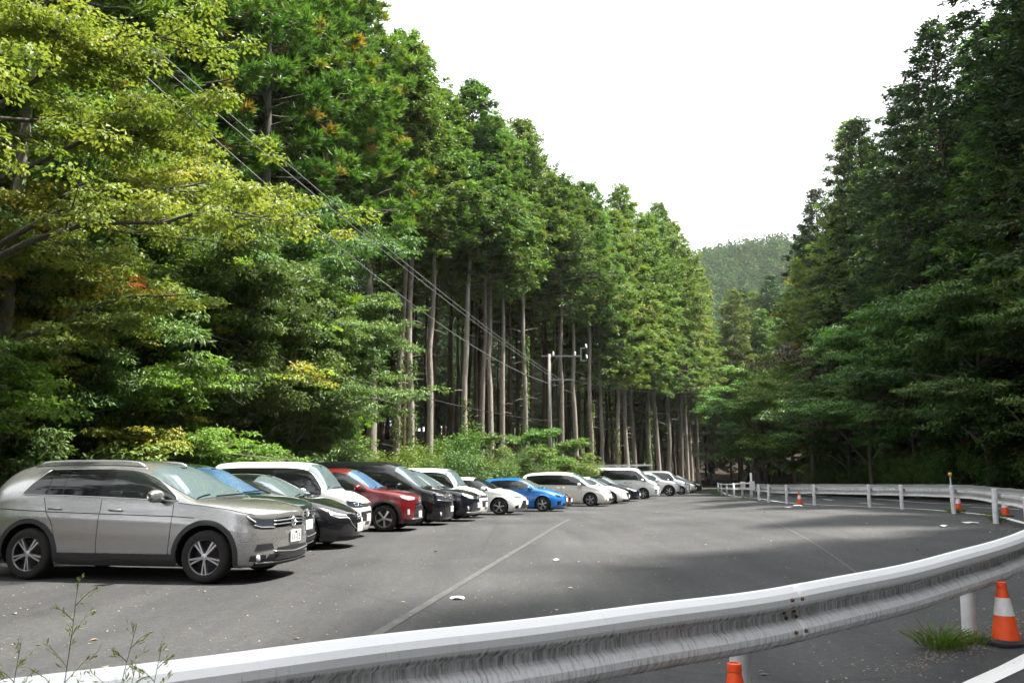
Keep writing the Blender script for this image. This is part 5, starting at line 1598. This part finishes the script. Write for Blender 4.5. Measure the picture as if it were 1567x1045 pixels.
    for i, (x, y, k, sc, lab) in enumerate(((-8.6, 25.4, 0, 1.0, 'dense glossy evergreen tree behind the red car'), (-7.8, 28.6, 1, 1.12, 'tall glossy evergreen tree behind the black minivan'),
                                            (-8.4, 31.6, 2, .8, 'rounded evergreen tree left of the first bare trunk'), (-10.4, 22.6, 2, 1.25, 'dark evergreen tree behind the boxy white car'),
                                            (-11.4, 14.6, 1, .85, 'dark evergreen bush behind the warm grey SUV'), (-11.0, 19.0, 0, .9, 'dark evergreen bush under the orange maple'), (-9.6, 29.5, 0, 1.5, 'tall evergreen crown filling the gap under the cedars'),
                                            (-12.5, 17.0, 2, 1.4, 'evergreen crown behind the left utility pole'))):
        place('evergreen_tree', BE[k % 2], (wb, M['f_broad']), x, y, lab, group='evergreens behind the near cars', rz=rnd.uniform(0, 6.28), sc=sc)
    # slender bright cypress hung with fresh green beside the first trunk
    FS = conifer(401, 8.5, .8, 1.45, 130, 'sugi', r0=.07, stubs=0, dens=.9)
    place('young_cedar', FS, (wb, M['f_maple_g']), -7.1, 34.2, 'slender bright green young cedar left of the first bare trunk', rz=.5)
    for x, y, sc, mt, rz_, lab in ((-10.6, 21.4, 1.25, 'f_sugi', 1., 'bushy young cedar rising behind the boxy white car'), (-11.3, 25.2, 1.5, 'f_sugi', 2., 'bright young cedar behind the evergreen over the red car'), (-9.0, 27.6, 1.15, 'f_maple_g', 3., 'lime green young cedar between two evergreens'), (-11.8, 16.2, 1.3, 'f_sugi', 4., 'young cedar half hidden by the orange maple')):
        place('young_cedar', FS, (wb, M[mt]), x, y, lab, rz=rz_, sc=sc)
    # bushes along the foot of the bank
    BU = [mound(500 + i, 1.5, 1.3, 2.0 + .3 * i, 5600, (.12, .05)) for i in range(3)]
    BD = [mound(520 + i, 1.3, 1.1, 2.6, 5200, (.15, .045)) for i in range(2)]
    bl = [(-9.9, 11.2), (-9.8, 13.6), (-9.7, 16.0), (-9.6, 18.4), (-9.5, 20.8), (-9.1, 23.2), (-8.4, 26.6), (-7.5, 29.6), (-6.2, 32.8), (-5.6, 35.0), (-4.9, 35.9), (-3.9, 37.6), (-4.4, 39.5), (-2.6, 39.6), (-1.6, 41.6), (-2.8, 43.0), (-.4, 43.8), (-1.0, 45.6), (.6, 46.6), (1.5, 48.6), (.2, 49.0), (3.2, 52.4), (4.3, 55.2), (5.2, 57.4), (2.6, 55.0)]
    for i, (x, y) in enumerate(bl):
        if i > 9 and i % 4 == 2: continue
        near_o = ORD[i] if i < len(ORD) else 'last'
        place('bush', (BU + BD)[rnd.randrange(5)], (wb, M['f_bush'] if i > 8 and i % 3 == 0 else M['f_broad']), x, y, 'leafy bush at the foot of the bank, %s counting from the near end' % near_o, 'bush', 'bushes along the foot of the bank',
              rz=rnd.uniform(0, 6.28), sc=rnd.uniform(.75, 1.15) * (1.2 if i > 8 else 1.0), parts=('stems', 'foliage'))
    # light saplings around the utility pole
    SP = broad(340, 4.6, 1.6, 1.9, 12, (.16, .07), True, .05, 120, 8, tint=.55, spread_t=.14, flat=.3, zlow=1.2, clump=1.2)
    for x, y, sc, lab in ((1.3, 50.2, 1.0, 'sapling with pale green shelves of leaves left of the utility pole'), (3.6, 52.9, .95, 'sapling with pale green leaves right of the utility pole'), (-1.8, 44.6, .8, 'sapling in front of the middle trunks')):
        place('sapling', SP, (wb, M['f_bush']), x, y, lab, rz=rnd.uniform(0, 6.28), sc=sc)

    # right side: dark firs on a slope, broadleaved trees leaning out over the road
    k = 0
    for row, (d0, y0, st) in enumerate(((3.4, 12, 4.3), (8, 10, 4.6), (13, 8, 5.0), (19, 8, 6), (26, 8, 7))):
        y = y0
        while y < 92:
            x = float(RIGHT(y)) + d0 + rnd.uniform(-1.0, 1.0); yy = y + rnd.uniform(-.9, .9)
            sc = rnd.uniform(.93, 1.03) * (1.06 if y < 36 else 1.0 if y < 45 else .92 if y < 56 else .96)
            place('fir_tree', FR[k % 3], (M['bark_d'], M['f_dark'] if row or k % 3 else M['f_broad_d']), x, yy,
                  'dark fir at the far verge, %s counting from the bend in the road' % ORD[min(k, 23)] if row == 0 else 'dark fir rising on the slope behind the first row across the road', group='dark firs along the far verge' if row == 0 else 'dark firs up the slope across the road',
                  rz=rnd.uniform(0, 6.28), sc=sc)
            k += 1
            y += st
    sgr = place('cedar_tree', FR[2], (M['bark_b'], M['f_hinoki_y']), 26.3, 60.5, 'pointed yellow-green cedar standing out against the sky across the road', rz=1.0, sc=1.0)
    place('cedar_tree', SG[1], (M['bark_b'], M['f_sugi']), 24.5, 68, 'smaller yellow-green cedar left of the pointed cedar across the road', rz=2.0, sc=.72)
    BR = [broad(360 + i, 9.5, 3.0, 4.2, 24, (.17, .075), True, .13, 260, 9, tint=.45, spread_t=.15, flat=.4, zlow=2.2, clump=1.6) for i in range(2)]
    for x, y, i, sc, mt, lab in ((20.8, 31.5, 0, 1.15, 'f_broad_d', 'broadleaved tree with layered green boughs, nearest across the road'), (21.2, 37.5, 1, 1.2, 'f_broad_d', 'broadleaved tree with layered boughs, second across the road'),
                                 (21.6, 44.5, 0, 1.25, 'f_broad_d', 'broadleaved tree with layered boughs, third across the road'), (22.6, 52.0, 1, 1.15, 'f_broad_d', 'broadleaved tree with layered boughs, fourth across the road'),
                                 (24.2, 60.0, 0, 1.2, 'f_bush', 'pale broadleaved tree leaning over the road where it enters the wood'), (25.2, 69.0, 1, 1.3, 'f_bush', 'pale broadleaved tree over the far end of the fence'),
                                 (23.0, 78.0, 0, 1.35, 'f_bush', 'wide pale broadleaved tree closing the valley between the two woods'), (21.2, 25.5, 1, 1.1, 'f_broad_d', 'broadleaved tree at the right edge of the road'),
                                 (25.5, 56.5, 1, 1.35, 'f_dry', 'greyish withered tree crown across the road')):
        place('broadleaf_tree', BR[i], (wb, M[mt]), x, y, lab, group='broadleaved trees across the road', rz=rnd.uniform(0, 6.28), sc=sc)
    for i in range(17):
        y = 22 + i * 3.1
        x = float(RIGHT(y)) + rnd.uniform(.9, 2.2)
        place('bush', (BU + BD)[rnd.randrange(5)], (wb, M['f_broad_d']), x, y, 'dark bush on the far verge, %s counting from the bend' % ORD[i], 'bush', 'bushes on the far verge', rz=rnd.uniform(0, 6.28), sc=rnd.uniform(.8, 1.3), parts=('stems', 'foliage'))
    # behind the camera the wood goes on; it shades the near end of the lot
    for i, (x, y, sc) in enumerate(((17.0, 6.4, 1.42), (20.0, 10.2, 1.42), (14.4, 3.6, 1.35), (18.6, 9.0, 1.45), (22.0, 13.2, 1.45), (12.6, .8, 1.3), (22.5, 6.5, 1.5), (25.5, 11.0, 1.4), (19.5, 1.5, 1.2), (10.4, -2.4, .95), (7.6, -5.4, 1.0), (16.0, -3.0, 1.05), (12.0, -7.5, 1.0), (8, -14, .9), (0, -24, .8), (-8, -25, .8), (-16, -22, .8), (-21, -12, .8), (-22, -2, .8), (-5, -27, .8), (5, -24, .8), (-12, -26, .8))):
        place('fir_tree', FR[i % 3], (M['bark_d'], M['f_dark']), x, y, 'dark fir on the near verge behind the viewpoint', group='firs behind the viewpoint', rz=rnd.uniform(0, 6.28), sc=sc)

    # far hill
    hx0, hy0 = 118., 430.
    def hillz(x, y):
        return (90 * np.exp(-(((x - hx0) / 105) ** 2 + ((y - hy0) / 120) ** 2)) + 42 * np.exp(-(((x - 35) / 75) ** 2 + ((y - 450) / 120) ** 2)) + 60 * np.exp(-(((x - 230) / 90) ** 2 + ((y - 450) / 130) ** 2))
                + 5 * np.sin(x * .045 + 1) * np.cos(y * .03) - 3)
    HX, HY = np.meshgrid(np.linspace(-200, 480, 90), np.linspace(160, 800, 80))
    tag(grid_mesh('hill', HX, HY, hillz(HX, HY), M['hill']), kind='structure')
    rng = np.random.default_rng(77)
    lv = Leaves()
    n = 0
    for _ in range(9000):
        x, y = rng.uniform(-10, 250), rng.uniform(240, 470)
        if abs(x / y - .27) > .16: continue
        z = float(hillz(x, y))
        if z < 8: continue
        hgt, rr = rng.uniform(7, 14), rng.uniform(2.4, 4.6)
        m = 56
        t = rng.uniform(0, 1, m)
        a = rng.uniform(0, 2 * pi, m)
        rad = rr * (1 - t) ** .55 * rng.uniform(.6, 1.05, m)
        P = np.stack([x + rad * np.cos(a), y + rad * np.sin(a), z + 1 + t * hgt], 1)
        d = np.stack([np.cos(a), np.sin(a), rng.normal(0, .5, m)], 1)
        lv.add(P, d, np.array([0, 0, 1.]) + rng.normal(0, .6, (m, 3)), rng.uniform(1.0, 1.9, m), rng.uniform(.7, 1.3, m), rng.normal(rng.normal(.45, .27), .08, m))
        n += 1
        if n > 2300: break
    ff = mobj('far_forest', lv.mesh('far_forest'), foliage('far_forest_foliage', [(0, (.022, .055, .018)), (.5, (.048, .098, .028)), (1, (.105, .15, .042))], vary=.05, spec=.03, rough=.9, trans=.15))
    tag(ff, 'distant wooded hillside seen between the two walls of trees', 'forest', kind='stuff')

# ------------------------------------------------------------------ haze in the valley air
if 'haze' not in SKIP:
    hm, hn, hl, hp = new_mat('valley_haze')
    hn.remove(hp)
    pv = hn.new('ShaderNodeVolumePrincipled')
    pv.inputs['Color'].default_value = (.93, .96, 1.0, 1)
    pv.inputs['Density'].default_value = .00013
    pv.inputs['Anisotropy'].default_value = .2
    hl.new(pv.outputs[0], hn['Material Output'].inputs['Volume'])
    hz = MB().box((60, 330, 66), (1300, 1300, 150)).build('haze', hm)
    tag(hz, kind='stuff')
    scene.cycles.volume_bounces = 0
# ------------------------------------------------------------------ weeds, grass, litter
if 'small' not in SKIP:
    rng = np.random.default_rng(5)
    M['stem'] = foliage('grass_stem_green', [(0, (.16, .20, .07)), (.6, (.30, .32, .15)), (1, (.42, .40, .24))], trans=.5, vary=.05)
    M['tuft'] = foliage('verge_grass', [(0, (.045, .10, .016)), (.6, (.09, .17, .03)), (1, (.18, .19, .06))], trans=.35, vary=.1)
    M['litter'] = foliage('fallen_leaves', [(0, (.10, .065, .035)), (.5, (.26, .19, .12)), (.85, (.45, .38, .28)), (1, (.62, .58, .50))], trans=.05, vary=.02, hue=.0)
    M['gravel'] = simple('loose_grit', (.17, .15, .125), .9, var=.6, vscale=30)

    def set_tint(me, val):
        at = me.attributes.new('tint', 'FLOAT', 'FACE')
        at.data.foreach_set('value', np.clip(val, 0, 1).astype(np.float32))

    def panicle(x, y, hgt, lean, az, seed, label):
        """a tall weed: one thin stem with drooping side sprays of narrow seed heads"""
        r = np.random.default_rng(seed)
        root = empty('roadside_weed', (x, y, float(H(x, y)) + .015)); tag(root, label, 'weed', 'weeds in front of the near guard rail')
        u = np.linspace(0, 1, 9)
        d = np.array([math.cos(az), math.sin(az), 0])
        pts = d * (lean * hgt * u ** 1.8)[:, None] + np.array([0, 0, 1.]) * (hgt * u * (1 - .12 * lean * u))[:, None] + np.cumsum(r.normal(0, .004, (9, 3)), 0)
        w = Wood(); w.tube(pts, .0020 * (1 - .8 * u) + .0005, 5)
        lv = Leaves()
        for k in range(15):
            s = .48 + .52 * k / 15
            p = np.array([np.interp(s, u, pts[:, c]) for c in range(3)])
            a = k * 2.4 + r.uniform(-.4, .4); l = hgt * .17 * (1.15 - s) * 1.9 * r.uniform(.6, 1.1)
            q = p + np.array([math.cos(a) * l * .75, math.sin(a) * l * .75, l * .65])
            w.tube([p, (p + q) / 2 + [0, 0, l * .08], q], [.0012, .0009, .0005], 4)
            m = 12
            t = r.uniform(.15, 1, m)[:, None]
            P = p + (q - p) * t + r.normal(0, .004, (m, 3))
            lv.add(P, (q - p) + r.normal(0, .4, (m, 3)) * l, r.normal(0, 1, (m, 3)), r.uniform(.012, .026, m), r.uniform(.003, .006, m), r.normal(.6, .2, m))
        m = 5                                         # long blades low on the stem
        a = r.uniform(0, 6.28, m)
        sp = np.array([[np.interp(s, u, pts[:, c]) for c in range(3)] for s in r.uniform(.1, .5, m)])
        lv.add(sp, np.stack([np.cos(a), np.sin(a), r.uniform(.3, 1.0, m)], 1), r.normal(0, .3, (m, 3)) + [0, 0, 1], r.uniform(.12, .25, m), r.uniform(.006, .010, m), r.normal(.35, .2, m))
        me = w.mesh('stem'); set_tint(me, np.full(len(me.polygons), .55)); mobj('stem', me, M['stem'], root)
        tag(mobj('seed_head', lv.mesh('seed_head'), M['stem'], root), kind='stuff')
    #           x      y     height lean  azimuth
    wl_ = [(-1.23, 2.36, 1.17, .04, 1.2, 'tallest weed with feathery seed head in front of the near rail'),
           (-1.17, 2.44, 1.03, .09, .3, 'weed leaning right beside the tallest weed'),
           (-1.42, 2.38, .98, .06, .6, 'short weed at the lower left corner of the rail'),
           (-1.12, 2.34, .93, .12, .5, 'weed bending across the face of the near rail'),
           (-1.06, 2.36, .97, .10, .4, 'weed with spread seed head right of the others'),
           (-1.30, 2.32, .92, .14, 2.6, 'small drooping weed left of the tallest weed')]
    for i, (x, y, h_, l_, a_, lab) in enumerate(wl_):
        panicle(x, y, h_, l_, a_, 40 + i, lab)

    def tuft(x, y, r, h, n, label, seed):
        g = np.random.default_rng(seed)
        a = g.uniform(0, 2 * pi, n); s = g.uniform(0, 1, n) ** .6
        out = np.stack([np.cos(a), np.sin(a), np.zeros(n)], 1)
        P = out * (s * r * .45)[:, None]
        lv = Leaves()
        D = out * (s * .8)[:, None] + g.normal(0, .22, (n, 3)) + [0, 0, 1.1]
        L = h * g.uniform(.45, 1.1, n) * .6
        T = g.normal(.5, .2, n)
        lv.add(P, D, out + g.normal(0, .4, (n, 3)), L, g.uniform(.006, .011, n), T)
        lv.add(P + unit(D) * (L * .8)[:, None], D + out * .9 - [0, 0, .35], out + g.normal(0, .4, (n, 3)), L * .8, g.uniform(.005, .009, n), T + .1)
        me = lv.mesh('grass_tuft')
        o = mobj('grass_tuft', me, M['tuft']); o.location = (x, y, float(H(x, y)) + .02)
        tag(o, label, 'grass', 'grass tufts along the guard rail')
    tuft(3.36, 6.75, .32, .27, 300, 'green grass tuft growing beside the near rail post', 1)
    tuft(3.66, 6.85, .25, .14, 140, 'small grass tuft at the foot of the near rail post', 2)
    tuft(10.55, 18.3, .30, .30, 160, 'grass tuft at the foot of the last post before the bend', 3)
    tuft(11.9, 22.6, .5, .22, 200, 'low grass by the post with the round reflector', 4)
    tuft(12.2, 21.4, .6, .15, 150, 'low grass between the two distant cones', 5)
    tuft(14.9, 61.5, .9, .75, 260, 'tall grass clump at the far end of the pipe fence', 6)
    tuft(12.0, 42.6, .9, .25, 180, 'low grass clump beside the fence end', 7)

    # fallen leaves and grit: nobody could count them
    n = 3600
    y = rng.uniform(4, 60, n) ** 1.0
    y = 4 + (y - 4) * rng.uniform(.15, 1, n)
    x = LEFT(y) + rng.uniform(0.05, .98, n) * (RAIL(y) - LEFT(y))
    edge_n = 2600
    ye = rng.uniform(2.5, 45, edge_n)
    xe = RAIL(ye) + rng.normal(-.1, .45, edge_n)
    x, y = np.concatenate([x, xe]), np.concatenate([y, ye])
    n = len(x)
    P = np.stack([x, y, H(x, y) + .028], 1)
    a = rng.uniform(0, 2 * pi, n)
    D = np.stack([np.cos(a), np.sin(a), rng.uniform(-.02, .16, n)], 1)
    lv = Leaves()
    big = rng.uniform(0, 1, n) < .02
    lv.add(P, D, np.array([0, 0, 1.]) + rng.normal(0, .12, (n, 3)), np.where(big, rng.uniform(.05, .10, n), rng.uniform(.012, .035, n)), np.where(big, rng.uniform(.03, .06, n), rng.uniform(.008, .018, n)), np.clip(rng.normal(.55, .28, n), 0, 1))
    o = mobj('leaf_litter', lv.mesh('leaf_litter'), M['litter'])
    tag(o, 'pale fallen leaves scattered over the asphalt', 'leaf litter', kind='stuff')
    # grit gathered along the foot of the rail
    b = MB()
    g = random.Random(3)
    for i in range(1500):
        yy = g.choice([g.gauss(6.9, .35), g.gauss(7.3, .5), g.uniform(12, 40)])
        xx = float(RAIL(yy)) + g.gauss(.05, .16 if yy < 10 else .3)
        s = g.uniform(.006, .016) * (1.4 if yy > 12 else 1)
        z = float(H(xx, yy)) + .02
        b.add([(xx - s, yy, z), (xx + s * .7, yy - s, z), (xx + s * .5, yy + s, z), (xx, yy, z + s * g.uniform(.6, 1.1))], [(0, 1, 3), (1, 2, 3), (2, 0, 3)])
    tag(b.build('loose_grit', M['gravel']), 'brown grit and bark bits gathered at the foot of the rail', 'grit', kind='stuff')

    # paper-pale leaves large enough to pick out one by one
    for i, (x, y, s, lab) in enumerate(((-.64, 10.0, .085, 'white scrap lying on the asphalt beside the faded line'), (.75, 14.4, .09, 'white scrap on the asphalt in the middle of the lot'), (9.75, 17.9, .15, 'pale leaf near the post before the bend'),
                                        (8.8, 17.2, .11, 'pale scrap left of the pale leaves by the bend'), (10.2, 30, .18, 'pale scrap near the lone distant cone'), (9.4, 28.5, .15, 'pale scrap left of the lone distant cone'))):
        lm = MB()
        ring = [(s * math.cos(k * pi / 5) * (1 + .25 * math.sin(k * 3.1 + i)), s * .6 * math.sin(k * pi / 5), .012 * math.sin(k * 1.9 + i)) for k in range(10)]
        lm.add([(0, 0, .02)] + ring + [(0, 0, .012)] + [(a_, b_, c_ - .006) for a_, b_, c_ in ring], [(0, 1 + k, 1 + (k + 1) % 10) for k in range(10)] + [(11, 12 + (k + 1) % 10, 12 + k) for k in range(10)] + [(1 + k, 12 + k, 12 + (k + 1) % 10, 1 + (k + 1) % 10) for k in range(10)])
        o = lm.build('paper_scrap', M['plate']); o.location = (x, y, float(H(x, y)) + .04); o.rotation_euler = (0, 0, i * 1.3)
        tag(o, lab, 'scrap', 'pale scraps on the asphalt')
